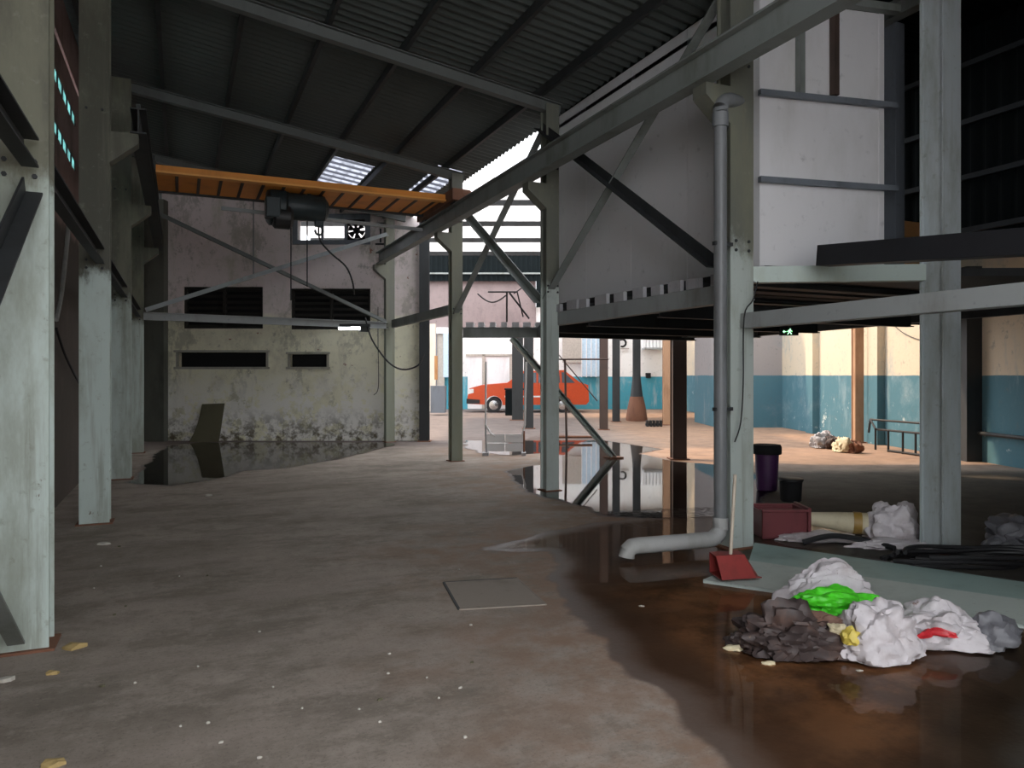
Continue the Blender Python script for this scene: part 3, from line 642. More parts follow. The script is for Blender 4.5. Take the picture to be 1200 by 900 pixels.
# ties between columns
names = ['at the left edge high beside the nearest column', 'between the nearest and second left columns', 'between the second and third left columns', 'between the third and last left columns']
for i, (a, b) in enumerate(((1.2, 4.70), (4.98, 8.48), (8.76, 12.0), (12.3, 15.95))):
    thing_bar('tie_beam', 'chan', (-0.74, a, 2.70), (-0.74, b, 2.70), 0.08, 0.16, 'dark', 'dark steel tie beam ' + names[i], group='ties of the left row')
thing_bar('wall_brace', 'angle', (-0.73, 1.2, 0.2), (-0.73, 4.70, 2.52), 0.09, 0.01, 'dark', 'dark brace reaching up to the nearest left column below its tie', 'brace')
thing_bar('wall_brace', 'angle', (-0.80, 1.2, 2.6), (-0.80, 4.70, 0.10), 0.08, 0.01, 'steel', 'grey brace meeting the foot of the nearest left column', 'brace')
thing_bar('tie_beam', 'chan', (-0.66, 16.0, 2.65), (4.2, 16.3, 2.62), 0.10, 0.15, 'steel_lt', 'pale horizontal tie beam crossing in front of the back wall windows')
thing_bar('cross_brace', 'angle', (-0.6, 16.0, 4.75), (4.2, 16.3, 2.70), 0.085, 0.012, 'rafter', 'diagonal brace falling to the right across the back wall', 'brace')
thing_bar('cross_brace', 'angle', (-0.62, 15.9, 2.76), (4.2, 16.2, 4.65), 0.085, 0.012, 'steel_lt', 'diagonal brace rising to the right across the back wall', 'brace')
thing_bar('tie_beam', 'chan', (4.36, 12.45, 2.66), (4.36, 16.3, 2.66), 0.10, 0.17, 'steel', 'grey tie beam from the back wall column to the next right column')
# bracing of the right row
thing_bar('cross_brace', 'angle', (4.30, 8.80, 4.80), (4.30, 5.28, 2.50), 0.10, 0.014, 'dark', 'dark brace falling right across the white cabin side', 'brace')
thing_bar('cross_brace', 'angle', (4.38, 8.80, 2.52), (4.38, 5.28, 4.90), 0.10, 0.014, 'steel', 'grey brace rising right across the white cabin side', 'brace')
thing_bar('cross_brace', 'angle', (4.30, 12.45, 4.75), (4.30, 8.80, 2.50), 0.10, 0.014, 'steel', 'thin brace falling right before the bright gap', 'brace')
thing_bar('cross_brace', 'angle', (4.38, 12.45, 2.50), (4.38, 8.80, 4.80), 0.10, 0.014, 'steel', 'thin brace rising right before the bright gap', 'brace')
thing_bar('square_tube_rail', 'bar', (4.46, 1.5, 1.97), (4.46, 5.04, 1.97), 0.12, 0.13, 'steel_lt', 'pale grey square tube crossing the right column at head height')
a, b = onX(965, 300, 4.92), onX(1200, 284, 4.92); bb = b + (b - a) * 0.6
thing_bar('black_beam', 'bar', a, bb, 0.16, 0.17, 'deckbeam', 'black box beam jutting in from the right above the square tube')
thing_bar('ceiling_beam', 'i', (6.3, -1.5, 5.02), (6.3, 5.3, 5.02), 0.12, 0.16, 'steel', 'grey overhead beam meeting the top corner of the white cabin')

# ------------------------------------------------------------------ mezzanine platform and cabin
R3p = Vector((4.5, 12.2)); ed = Vector((CS, -SN)); Ep = R3p + ed * 5.2
deck = empty('platform', (6.5, 8.0, 2.1), 'raised dark platform with projecting joist ends carrying the white cabin', 'platform')
qd = R3p + ed * 1.35
poly = [(4.64, 5.32), (5.98, 4.52), (8.4, 3.4), tuple(Ep), tuple(qd), (4.56, 8.75)]
MB().prism(poly, 2.38, 2.45).build('deck_plate', 'dark', deck)
MB().chan((4.52, 5.05, 2.24), (4.52, 8.8, 2.24), 0.10, 0.17, 0.012).build('edge_beam', 'steel_lt', deck)
MB().ibeam((R3p.x, R3p.y, 2.25), (Ep.x, Ep.y, 2.25), 0.12, 0.18, 0.012, 0.012).build('edge_beam', 'steel', deck)
MB().chan((cC.x, cC.y + 0.14, 2.385), (4.56, 5.15, 2.385), 0.10, 0.14, 0.012).build('edge_beam', 'mint', deck)
MB().chan((8.4, 3.4, 2.28), (Ep.x, Ep.y, 2.28), 0.10, 0.18, 0.012).build('edge_beam', 'dark', deck)
rnd = random.Random(4)
y = 5.42
while y < 8.8:
    xr = 8.3 if y < 10 else 4.6 + max(0.6, (12.2 - y) / SN * CS * 0.95)
    w = rnd.choice((0.16, 0.2, 0.26)); dz = rnd.uniform(-0.01, 0.012)
    MB().box((4.50, y - w / 2, 2.325), (xr, y + w / 2, 2.375)).build('joist', 'dark', deck)
    MB().box((4.455, y - w / 2, 2.325), (4.50, y + w / 2, 2.43 + dz)).build('joist_end', 'galv', deck)
    y += w / 2 + rnd.uniform(0.18, 0.3)
for i_ in range(7):
    pj = R3p + ed * (0.12 + i_ * 0.2); wj = rnd.choice((0.10, 0.13))
    MB().bar((pj.x - SN * 0.06, pj.y - CS * 0.06, 2.385), (pj.x + SN * 0.5, pj.y + CS * 0.5, 2.385), wj, 0.085).build('joist_end', 'galv', deck)
MB().bar((4.52, 8.75, 2.25), (qd.x, qd.y, 2.25), 0.10, 0.17).build('edge_beam', 'dark', deck)
for y in (6.5, 8.0, 9.4, 10.6):
    MB().ibeam((4.6 if y < 8.8 else 4.6 + (y - 8.75) * 0.42, y, 2.20), (min(8.4, 4.6 + (12.4 - y) / SN * CS * 0.9), y, 2.20), 0.10, 0.18, 0.012, 0.012).build('cross_beam', 'dark', deck)
cabA, cabB = Vector((4.80, 5.24)), Vector((6.10, 5.00)); cabC, cabD = Vector((6.45, 9.4)), Vector((4.80, 9.4))
cab = empty('cabin', (5.5, 7.2, 2.45), 'large white panel cabin standing on the raised platform', 'cabin')
def wallseg(p, q, z0, z1, t, name, mat, par):
    p, q = Vector(p), Vector(q); n = Vector(((q - p).y, -(q - p).x)).normalized() * t
    MB().prism([p, q, q - n, p - n], z0, z1).build(name, mat, par)
yc = [5.24, 6.3, 7.35, 8.4, 9.4]
for i in range(4):
    wallseg((4.80, yc[i + 1] - 0.003), (4.80, yc[i] + 0.003), 2.46, 5.10, 0.06, 'side_panel', 'panel', cab)
wallseg(cabA, cabB, 2.50, 4.93, 0.06, 'end_panel', 'panel', cab)
wallseg(cabB, cabC, 2.46, 4.93, 0.06, 'side_panel', 'panel', cab)
wallseg(cabC, cabD, 2.46, 4.93, 0.06, 'end_panel', 'panel', cab)
MB().prism([cabA, cabB, cabC, cabD], 4.93, 4.98).build('roof_panel', 'dark', cab)
fdir = (cabB - cabA).normalized(); fn = Vector((fdir.y, -fdir.x))
def onF(px, off=0.05):                    # where a column of the photo meets the cabin's near end
    r = ray(px, 440); den = r.x * fn.x + r.y * fn.y; t = (cabA + fn * off).dot(fn) / den
    return Vector((r.x * t, r.y * t)), t
for py_, nm in ((110, 'girt'), (212, 'girt')):
    p, t = onF(890); zz = EYE + (HZ - py_ + 2) / F * t
    q = cabB + fdir * 0.10 + fn * 0.05
    MB().bar((p.x, p.y, zz), (q.x, q.y, zz), 0.05, 0.05).build(nm, 'blue_grey', cab)
for px, mt in ((938, 'steel'), (978, 'brown_post')):
    p, t = onF(px, 0.04); z0_ = EYE + (HZ - 112) / F * t
    MB().bar((p.x, p.y, z0_), (p.x, p.y, 4.95), 0.06, 0.06).build('mullion', mt, cab)
MB().bar((cabA.x, cabA.y - 0.07, 4.96), (cabB.x + 0.1, cabB.y - 0.07, 4.96), 0.08, 0.07).build('top_rail', 'steel', cab)
pp = onX(1048, 300, 6.42)
thing_bar('cabin_post', 'bar', (6.42, pp.y, 2.45), (6.42, pp.y, 4.95), 0.13, 0.13, 'blue_grey', 'grey square post just right of the white cabin end', 'post', up=(0, 1, 0))
cr = empty('timber_crate', (7.35, 5.95, 2.45), 'orange-brown timber crate glimpsed on the platform beside the grey post', 'crate')
for i in range(4):
    MB().box((7.1, 5.7, 2.45 + i * 0.19), (7.14, 6.6, 2.62 + i * 0.19)).build('board', 'crate_wood', cr)
    MB().box((7.1, 5.66, 2.45 + i * 0.19), (7.7, 5.70, 2.62 + i * 0.19)).build('board', 'crate_wood', cr)
# thin black handrail on the far platform edge
hr = empty('handrail', (5.3, 11.8, 2.45), 'thin black handrail with sagging chain on the far platform edge', 'railing')
def ep(px, py): return L((px - 600) / F * 13.2, 13.2 - 0.12, EYE + (HZ - py) / F * 13.2)
for name, a, b, r in (('rail', (572, 343), (606, 343), 0.014), ('post', (594, 343), (594, 378), 0.016), ('post', (613, 372), (606, 343), 0.013), ('brace', (597, 344), (620, 374), 0.016), ('brace', (602, 345), (618, 334), 0.01)):
    MB().tube([ep(*a), ep(*b)], r, 6).build(name, 'cable', hr)
MB().tube([ep(560 + 33 * s, 345 + 9 * math.sin(math.pi * min(1, s * 1.0)) + 2 * s) for s in [i / 10 for i in range(11)]], 0.012, 6).build('chain', 'cable', hr)
# prop and handrail under the platform
pa, pb = L(0.0, 13.1, 2.16), G(719, 537)
pb.z = 0.02
prop = empty('stair_stringer', pb, 'grey-green channel prop slanting down from the platform into the puddle', 'prop')
MB().chan(pa, pb, 0.20, 0.09, 0.02, (0, 0, 1)).build('channel', 'mint', prop)
MB().box((pb.x - 0.14, pb.y - 0.12, 0), (pb.x + 0.14, pb.y + 0.12, 0.03)).build('foot_plate', 'rust', prop)
sr = empty('stair_rail', G(664, 522), 'thin dark steel rail with upright at the foot of the slanting prop', 'railing')
b0 = G(664, 522); dd = b0.x * SN + b0.y * CS
MB().tube([b0, L((662 - 600) / F * dd, dd, 1.5 + 19 / F * dd)], 0.025, 8).build('upright', 'brown_post', sr)
MB().tube([L((640 - 600) / F * dd, dd, 1.5 + 19 / F * dd), L((713 - 600) / F * dd, dd, 1.5 + 19 / F * dd)], 0.018, 8).build('top_bar', 'brown_post', sr)
MB().tube([L((655 - 600) / F * dd, dd, 1.5 + 24 / F * dd), L((700 - 600) / F * dd, dd, 1.5 - 30 / F * dd)], 0.012, 6).build('brace', 'brown_post', sr)
MB().tube([L((640 - 600) / F * dd, dd + 1.0, 0.10), L((700 - 600) / F * dd, dd + 1.0, 0.10)], 0.03, 8).build('bottom_bar', 'rust', sr)

# ------------------------------------------------------------------ crane
YA, YB2, ZB = 11.5, 12.75, 4.36
crane = empty('crane_bridge', (1.8, 12.1, ZB), 'orange overhead crane bridge with dark cross bars spanning the hall before the back wall', 'crane')
x0, x1 = -0.45, 4.1
MB().box((x0, YA, ZB - 0.0), (x1, YA + 0.05, ZB + 0.09)).build('near_girder', 'orange', crane)
MB().box((x0, YA - 0.04, ZB - 0.025), (x1, YA + 0.1, ZB + 0.0)).build('near_lip', 'orange_lip', crane)
MB().box((x0, YB2 - 0.05, ZB - 0.03), (x1, YB2, ZB + 0.09)).build('far_girder', 'dark', crane)
MB().box((x0, YA + 0.05, ZB + 0.0), (x1 - 0.2, YB2 - 0.05, ZB + 0.02)).build('walkway_plate', 'orange', crane)
n = 14
for i in range(n + 1):
    x = x0 + 0.1 + (x1 - x0 - 0.4) * i / n
    MB().box((x - 0.022, YA + 0.10, ZB - 0.014), (x + 0.022, YB2 - 0.05, ZB + 0.0)).build('cross_bar', 'brown_post', crane)
for X in (XLr, XR):
    MB().box((X - 0.1, YA - 0.35, ZB - 0.06), (X + 0.08, YB2 + 0.35, ZB + 0.12)).build('end_carriage', 'rust' if X > 0 else 'dark', crane)
    for y in (YA - 0.15, YB2 + 0.15):
        MB().lathe((X - 0.04, y, ZB - 0.02), [(0.10, 0), (0.10, 0.08)], 16, 'x').build('wheel', 'dark', crane)
MB().lathe((XR + 0.1, YA + 0.1, ZB + 0.12), [(0.09, 0), (0.11, 0.05), (0.11, 0.25), (0.06, 0.3)], 14, 'x').build('travel_motor', 'rust', crane)
# pale cable track below the bridge
tr0 = onY(400, 262, 12.9); tr1 = onY(492, 277, 12.9)
thing_bar('cable_track', 'bar', (0.6, 12.95, 4.22), (4.0, 12.95, 4.14), 0.04, 0.06, 'steel_lt', 'pale rail slung below the right half of the crane bridge', 'rail')
# hoist
hc = onY(342, 244, 12.1)
ho = empty('electric_hoist', hc, 'dark drum hoist hanging under the orange crane bridge', 'hoist')
MB().lathe((hc.x - 0.38, hc.y, hc.z), [(0.24, 0), (0.29, 0.04), (0.29, 0.26), (0.24, 0.30)], 24, 'x').build('drum_cap', 'hoist', ho, True)
MB().lathe((hc.x - 0.14, hc.y, hc.z + 0.03), [(0.20, 0), (0.21, 0.02), (0.21, 0.6), (0.19, 0.64)], 24, 'x').build('drum', 'hoist', ho, True)
MB().lathe((hc.x + 0.3, hc.y, hc.z + 0.02), [(0.17, 0), (0.19, 0.04), (0.19, 0.2), (0.12, 0.26)], 20, 'x').build('gear_case', 'hoist', ho, True)
MB().box((hc.x - 0.42, hc.y - 0.30, hc.z - 0.22), (hc.x - 0.2, hc.y - 0.05, hc.z + 0.1)).build('control_box', 'hoist', ho, bevel=0.02)
MB().lathe((hc.x - 0.3, hc.y - 0.12, hc.z - 0.18), [(0.15, 0), (0.18, 0.03), (0.18, 0.25), (0.12, 0.3)], 18, 'x').build('motor', 'rubber', ho, True)
for dx in (-0.1, 0.25):
    MB().box((hc.x + dx - 0.03, hc.y - 0.12, hc.z), (hc.x + dx + 0.03, hc.y + 0.12, ZB + 0.06)).build('hanger', 'hoist', ho)
    MB().lathe((hc.x + dx - 0.02, hc.y + 0.1, ZB - 0.0), [(0.07, 0), (0.07, 0.04)], 14, 'x').build('trolley_wheel', 'hoist', ho)
hk = Vector((hc.x + 0.42, hc.y, hc.z - 0.16))
MB().box((hk.x - 0.07, hk.y - 0.05, hk.z - 0.10), (hk.x + 0.07, hk.y + 0.05, hk.z + 0.14)).build('hook_block', 'hoist', ho, bevel=0.015)
MB().tube([hk + Vector((0.06 * math.sin(a), 0, -0.16 + 0.07 * math.cos(a))) for a in [x * 0.3 for x in range(0, 17)]], 0.018, 8).build('hook', 'hoist', ho)
# hanging lines
def cable(name, pts, r, mat, label, cat='cable', n=7):
    return finish(MB().tube(pts, r, n).build(name, mat, smooth=True), label, cat)
for px, y0, y1, lab in ((341, 246, 352, 'left straight chain hanging below the hoist'), (360, 246, 336, 'middle straight chain hanging below the hoist')):
    cable('hoist_chain', [onY(px, y0, 12.1), onY(px, y1, 12.1)], 0.011, 'cable', lab, 'chain')
def curve_pts(ctrl, n=24):
    ctrl = [Vector(c) for c in ctrl]; out = []
    P = [ctrl[0]] + ctrl + [ctrl[-1]]
    for i in range(1, len(P) - 2):
        for j in range(n // (len(ctrl) - 1) + 1):
            t = j / (n // (len(ctrl) - 1) + 1); a, b, c_, d = P[i - 1], P[i], P[i + 1], P[i + 2]
            out.append(0.5 * ((2 * b) + (c_ - a) * t + (2 * a - 5 * b + 4 * c_ - d) * t * t + (3 * b - a - 3 * c_ + d) * t ** 3))
    return out + [ctrl[-1]]
cable('control_cable', curve_pts([onY(375, 250, 12.1), onY(374, 278, 12.1), onY(386, 295, 12.1), onY(405, 312, 12.1), onY(413, 330, 12.1), onY(415, 345, 12.3)]), 0.014, 'cable', 'black control cable curving down right from the hoist')
cable('sagging_cable', curve_pts([D(428, 372, 16.2), D(436, 398, 16.2), D(455, 424, 16.2), D(472, 433, 16.2), D(490, 428, 16.2), D(497, 415, 16.3)]), 0.018, 'cable', 'black cable sagging between the back wall and its corner post')
cable('wall_wire', curve_pts([D(443, 360, 17.0), D(443, 400, 17.0), D(443.5, 452, 17.0), D(438, 463, 17.0)]), 0.008, 'cable', 'thin wire hanging straight down the back wall with a bent tip')
cable('left_cable', curve_pts([onX(80, 266, -1.24), onX(77, 300, -1.24), onX(72, 345, -1.24), onX(66, 375, -1.24)]), 0.025, 'cable_gr', 'pale grey cable hanging on the left wall between two columns')
cable('left_wall_wire', curve_pts([onX(66, 385, -1.24), onX(78, 420, -1.24), onX(97, 457, -1.24)]), 0.014, 'cable', 'black wire running down the left wall behind the second column')
cable('column_wire', curve_pts([onY(888, 330, 4.98), onY(882, 352, 4.98), onY(872, 372, 4.98), onY(871, 450, 4.98), onY(868, 495, 4.98), onY(861, 518, 4.98)]), 0.006, 'cable', 'thin black wire trailing down the near right column')
cable('wall_conduit', [D(297, 236, 17.02), D(297, 322, 17.02)], 0.015, 'steel', 'thin vertical conduit on the upper back wall', 'conduit')
cable('wall_conduit', curve_pts([D(188, 225, 16.9), D(188, 300, 16.9), D(190, 505, 16.9)]), 0.03, 'steel', 'vertical conduit in the dark left corner of the back wall', 'conduit')
# wiring bits by the runway end
wb_ = empty('junction_box', L(bu(450), DB - 0.1, bz(280)), 'small tangle of conduit and brackets beside the exhaust fan', 'conduit')
for a, b in (((440, 262), (452, 262)), ((452, 262), (452, 290)), ((440, 286), (454, 286)), ((446, 268), (446, 284)), ((455, 255), (470, 258)), ((458, 250), (458, 280))):
    MB().tube([D(*a, DB - 0.08), D(*b, DB - 0.08)], 0.02, 6).build('conduit', 'dark', wb_)

# ------------------------------------------------------------------ lamp, sign, pipe
lt = empty('tube_lamp', D(409, 384, 16.2), 'short bright fluorescent lamp under the tie beam at the right dark window', 'lamp')
p0, p1 = D(397, 384.5, 16.2), D(422, 384.5, 16.2)
MB().tube([p0, p1], 0.04, 10).build('tube', 'tube', lt)
MB().bar(p0 + Vector((-0.03, 0, 0.06)), p1 + Vector((0.2, -0.1, 0.06)), 0.09, 0.06).build('housing', 'dark', lt)
MB().box(p1 - Vector((0, 0.05, 0.08)), p1 + Vector((0.2, 0.05, 0.06))).build('ballast', 'dark', lt)

es = empty('exit_sign', D(925, 389, 9.5), 'small black exit sign with a glowing green running figure and arrow', 'sign')
sd = 9.5
def sg(px, py): return ((px - 600) / F * sd, EYE + (HZ - py) / F * sd)
a, b = sg(915, 393), sg(936, 384)
MB(LOT).box((a[0], sd, a[1]), (b[0], sd + 0.06, b[1])).build('case', 'black', es, bevel=0.006)
MB(LOT).box(((a[0] + b[0]) / 2 - 0.01, sd + 0.02, b[1]), ((a[0] + b[0]) / 2 + 0.01, sd + 0.04, 2.37)).build('hanger', 'dark', es)
def sgn(polys, nm):
    mb = MB(LOT)
    for q in polys: mb.prism_ud([sg(*c_) for c_ in q], sd - 0.006, sd)
    mb.build(nm, 'exit_green', es)
sgn([[(925.4, 385.2), (926.6, 385.2), (926.6, 386.4), (925.4, 386.4)], [(924.2, 386.6), (926.6, 386.6), (926.0, 389.2), (924.4, 389.2)], [(924.4, 389.0), (925.4, 389.0), (923.4, 391.8), (922.4, 391.8)], [(925.2, 389.0), (926.2, 389.0), (928.0, 391.4), (927.0, 391.8)], [(926.4, 386.8), (928.4, 388.0), (928.2, 388.6), (926.2, 387.8)], [(924.2, 386.8), (922.4, 388.4), (922.8, 388.8), (924.6, 387.6)]], 'running_figure')
sgn([[(917.2, 388.6), (919.0, 387.0), (919.0, 388.2), (921.2, 388.2), (921.2, 389.0), (919.0, 389.0), (919.0, 390.2)]], 'arrow')

dp = empty('downpipe', (4.16, 5.0, 0), 'grey downpipe beside the near right column with a pale elbow along the floor', 'pipe')
px_, py_ = 4.17, 5.02
foot = G(740, 643, 0.10)
MB().tube([(px_, py_, 0.22), (px_, py_, 3.72)], 0.055, 16).build('riser', 'pipe_dk', dp, True)
arc = [Vector((px_, py_, 3.72)) + Vector((0.14 * (1 - math.cos(t)), 0.02 * t, 0.14 * math.sin(t))) for t in [i * math.pi / 16 for i in range(9)]]
arc += [arc[-1] + Vector((0.12, 0.05, 0.02)), arc[-1] + Vector((0.2, 0.1, 0.18)), arc[-1] + Vector((0.2, 0.12, 1.1))]
MB().tube(arc, 0.062, 14).build('upper_bend', 'pipe_dk', dp, True)
MB().tube([(px_, py_, 3.60), (px_, py_, 3.72)], 0.068, 16).build('collar', 'pipe_dk', dp, True)
fx = [Vector((px_, py_, 0.30))] + [Vector((px_, py_, 0.12)) + Vector((-0.12 * (1 - math.cos(t)), 0, 0.12 * (1 - math.sin(t)))) for t in [i * math.pi / 12 for i in range(1, 7)]]
st = Vector((px_ - 0.12, py_, 0.12)); dr = (foot - st); dr.z = 0
fx += [st + dr * 0.5, st + dr * 0.93]
e0 = fx[-1]; dn = dr.normalized()
fx += [e0 + dn * 0.05 + Vector((0, 0, -0.005)), e0 + dn * 0.085 + Vector((0, 0, -0.03)), e0 + dn * 0.095 + Vector((0, 0, -0.085))]
MB().tube(fx, 0.066, 16, cap=False).build('floor_pipe', 'pipe', dp, True)
for z in (1.2, 2.6):
    MB().box((px_ - 0.07, py_ - 0.02, z), (px_ + 0.12, py_ + 0.02, z + 0.03)).build('clip', 'dark', dp)

# ------------------------------------------------------------------ mint sheet, dustpan
def flat_piece(name, px_pts, z0, t, mat, par):
    MB().prism([G(x, y).xy for x, y in px_pts], z0, z0 + t).build(name, mat, par)
ms = empty('fallen_panel', G(1010, 690), 'long folded mint metal panel lying on the floor behind the rubbish', 'panel')
A0, A1, A2 = G(884, 642), G(878, 664), G(824, 684)
B0, B1, B2 = G(1230, 694), G(1230, 716), G(1230, 742)
def strip(name, a, b, c_, d, za, zb, t, mat):
    q = [Vector((a.x, a.y, za)), Vector((b.x, b.y, za)), Vector((c_.x, c_.y, zb)), Vector((d.x, d.y, zb))]
    MB().add([v for v in q] + [v - Vector((0, 0, t)) for v in q], [(0, 1, 2, 3), (7, 6, 5, 4), (0, 4, 5, 1), (1, 5, 6, 2), (2, 6, 7, 3), (3, 7, 4, 0)]).build(name, mat, ms)
strip('back_leaf', A0, B0, B1, A1, 0.045, 0.05, 0.01, 'mint_sheet')
strip('front_leaf', A1, B1, B2, A2, 0.05, 0.03, 0.01, 'mint_sheet_lt')
strip('front_lip', A2, B2, B2 + Vector((0.004, 0.004, 0)), A2 + Vector((0.004, 0.004, 0)), 0.03, 0.03, 0.025, 'mint_sheet_lt')

dpn = empty('dustpan', G(866, 680), 'red dustpan with a long pale handle standing on the mint panel', 'dustpan')
c0, c1 = G(846, 681, 0.05), G(893, 678, 0.05)
e = (c1 - c0); e.z = 0; ln = e.length; e.normalize(); nn_ = Vector((-e.y, e.x, 0))
def dq(a, b, z): return c0 + e * (a * ln) + nn_ * b + Vector((0, 0, z))
t = 0.006
def shell(name, q, mat, par):
    q = [Vector(v) for v in q]; n_ = (q[1] - q[0]).cross(q[2] - q[0]).normalized() * 0.006
    MB().add(q + [v + n_ for v in q], [(0, 1, 2, 3), (7, 6, 5, 4), (0, 4, 5, 1), (1, 5, 6, 2), (2, 6, 7, 3), (3, 7, 4, 0)]).build(name, mat, par)
shell('tray', [dq(0, 0, 0.005), dq(1, 0, 0.005), dq(0.85, 0.22, 0.005), dq(0.05, 0.22, 0.005)], 'red', dpn)
shell('front_wall', [dq(0, 0, 0.005), dq(0.85, 0, 0.005), dq(0.72, 0.09, 0.15), dq(0.0, 0.09, 0.15)], 'red', dpn)
shell('top_wall', [dq(0.0, 0.09, 0.15), dq(0.72, 0.09, 0.15), dq(0.78, 0.22, 0.15), dq(0.05, 0.22, 0.15)], 'red', dpn)
shell('side_wall', [dq(0.85, 0, 0.005), dq(1.0, 0.06, 0.005), dq(0.9, 0.22, 0.005), dq(0.72, 0.09, 0.15)], 'red', dpn)
shell('back_wall', [dq(0.05, 0.22, 0.005), dq(0.9, 0.22, 0.005), dq(0.78, 0.22, 0.15), dq(0.05, 0.22, 0.15)], 'red', dpn)
hb = dq(0.42, 0.12, 0.14)
ht = Vector((hb.x + 0.0, hb.y + 0.0, 0.86))
dh = hb.x * SN + hb.y * CS
MB().tube([hb, D(861.5, 556, dh)], 0.013, 10).build('handle', 'wood', dpn, True)

# ------------------------------------------------------------------ crumpled things
def crumple(name, c, r, seed, mat, label=None, cat=None, rough=0.35, freq=2.4, flat=0.25, sub=4, rot=0.0, parent=None, group=None, ridge=True):
    bm = bmesh.new(); bmesh.ops.create_icosphere(bm, subdivisions=sub, radius=1.0); off = Vector((seed * 3.7, seed * 1.3, -seed * 2.1))
    R = Matrix.Rotation(rot, 3, 'Z')
    for v in bm.verts:
        p = v.co.copy(); q = p * freq + off
        h = 0
        a = 1.0
        low = noise.noise(p * 1.1 + off) + 0.5 * noise.noise(p * 2.0 - off)
        q = q + 0.3 * Vector((noise.noise(q * 1.3 + Vector((5, 1, 2))), noise.noise(q * 1.3 + Vector((1, 7, 3))), noise.noise(q * 1.3)))
        d1 = noise.voronoi(q * 0.75)[0]; d2 = noise.voronoi(q * 1.9)[0]
        h = 0.75 * low + 0.85 * (min(d1[1] - d1[0], 0.6) - 0.25) + 0.30 * (min(d2[1] - d2[0], 0.5) - 0.2) + 0.10 * noise.noise(q * 5)
        k_ = 1 + rough * h
        p = p * k_
        if p.z < -flat: p.z = -flat + (p.z + flat) * 0.1
        p = Vector((p.x * r[0], p.y * r[1], (p.z + flat) * r[2]))
        v.co = R @ p
    me = bpy.data.meshes.new(name); bm.to_mesh(me); bm.free()
    me.materials.append(M[mat]); me.polygons.foreach_set('use_smooth', [True] * len(me.polygons))
    try: me.set_sharp_from_angle(angle=math.radians(38))
    except Exception: pass
    o = bpy.data.objects.new(name, me); COL.objects.link(o); zmin = min(v.co.z for v in me.vertices)
    o.location = (c[0], c[1], c[2] - zmin)
    if parent is not None: o.parent = parent; o.location = Vector(o.location) - Vector(parent.location)
    if label: finish(o, label, cat, group)
    return o
AY = -TH      # camera-parallel orientation
def at(px, d): return (px - 600) / F * d
crumple('rubbish_heap', L(at(930, 4.05), 4.05, 0.0), (0.30, 0.21, 0.17), 2, 'sludge', 'dark wet heap of sludge-coated rubbish at the left of the pile', 'rubbish', 0.55, 3.0, 0.2, 5, AY)
crumple('rubbish_clod', L(at(872, 4.12), 4.12, 0.0), (0.09, 0.07, 0.06), 5, 'sludge', 'small dark clod beside the rubbish heap in brown water', 'rubbish', 0.55, 3.0, 0.2, 4, AY)
crumple('plastic_sack', L(at(972, 4.62), 4.62, 0.05), (0.30, 0.13, 0.21), 9, 'white_bag', 'dirty white sack standing behind the green bag', 'sack', 0.4, 1.8, 0.25, 5, AY)
crumple('green_bag', L(at(984, 4.32), 4.32, 0.13), (0.26, 0.13, 0.10), 13, 'green_bag', 'bright green plastic bag lying on top of the rubbish pile', 'bag', 0.45, 2.2, 0.25, 5, AY)
crumple('plastic_sack', L(at(1027, 3.98), 3.98, 0.0), (0.23, 0.18, 0.22), 21, 'white_bag', 'crumpled white sack in front at the middle of the rubbish pile', 'sack', 0.45, 2.0, 0.2, 5, AY + 0.3)
b3 = crumple('plastic_sack', L(at(1098, 4.15), 4.15, 0.0), (0.24, 0.16, 0.17), 33, 'white_bag', 'white sack with a red print on the right of the rubbish pile', 'sack', 0.45, 2.0, 0.2, 5, AY - 0.2)
for du_, dz_, r_ in ((-0.035, 0.095, 0.5), (0.05, 0.10, -0.5)):
    crumple('red_print', L(at(1092, 3.985) + du_, 3.985, dz_), (0.075, 0.02, 0.028), 7 + dz_ * 100, 'red_film', None, None, 0.5, 2.2, 0.3, 3, AY + r_, parent=b3)
crumple('plastic_sheet', L(at(1160, 4.12), 4.12, 0.0), (0.14, 0.13, 0.13), 41, 'grey_bag', 'grey limp plastic sheet at the right end of the rubbish pile', 'plastic sheet', 0.5, 2.0, 0.2, 4, AY)
crumple('brown_rag', L(at(968, 4.02), 4.02, 0.15), (0.11, 0.035, 0.045), 91, 'brown_rag', 'brown rag strip lying over the dark rubbish heap', 'rag', 0.6, 2.2, 0.3, 4, AY - 0.5)
crumple('cream_wrapper', L(at(985, 3.93), 3.93, 0.13), (0.07, 0.03, 0.04), 95, 'foam', 'cream wrapper between the brown rag and the white sack', 'wrapper', 0.6, 2.2, 0.3, 4, AY - 0.7)
crumple('yellow_wrapper', L(at(999, 3.86), 3.86, 0.10), (0.05, 0.035, 0.06), 17, 'yellow_film', 'small yellow wrapper wedged between the heap and white sack', 'wrapper', 0.6, 2.5, 0.3, 3, AY)
for i, (px, py, s_) in enumerate(((859, 762, 0.05), (901, 779, 0.034), (1007, 787, 0.018), (752, 711, 0.02), (891, 747, 0.03))):
    c_ = G(px, py); crumple('foam_scrap', (c_.x, c_.y, 0.0), (s_, s_ * 0.55, s_ * 0.4), 50 + i, 'foam' if i < 2 else 'paper', ['cream foam scrap floating left of the rubbish heap', 'cream foam scrap at the front foot of the dark heap', 'tiny pale scrap in the water before the white sacks', 'tiny white scrap on the wet edge left of the mint panel', 'pale scrap lying against the dark heap'][i], 'scrap', 0.5, 2, 0.3, 3, AY)

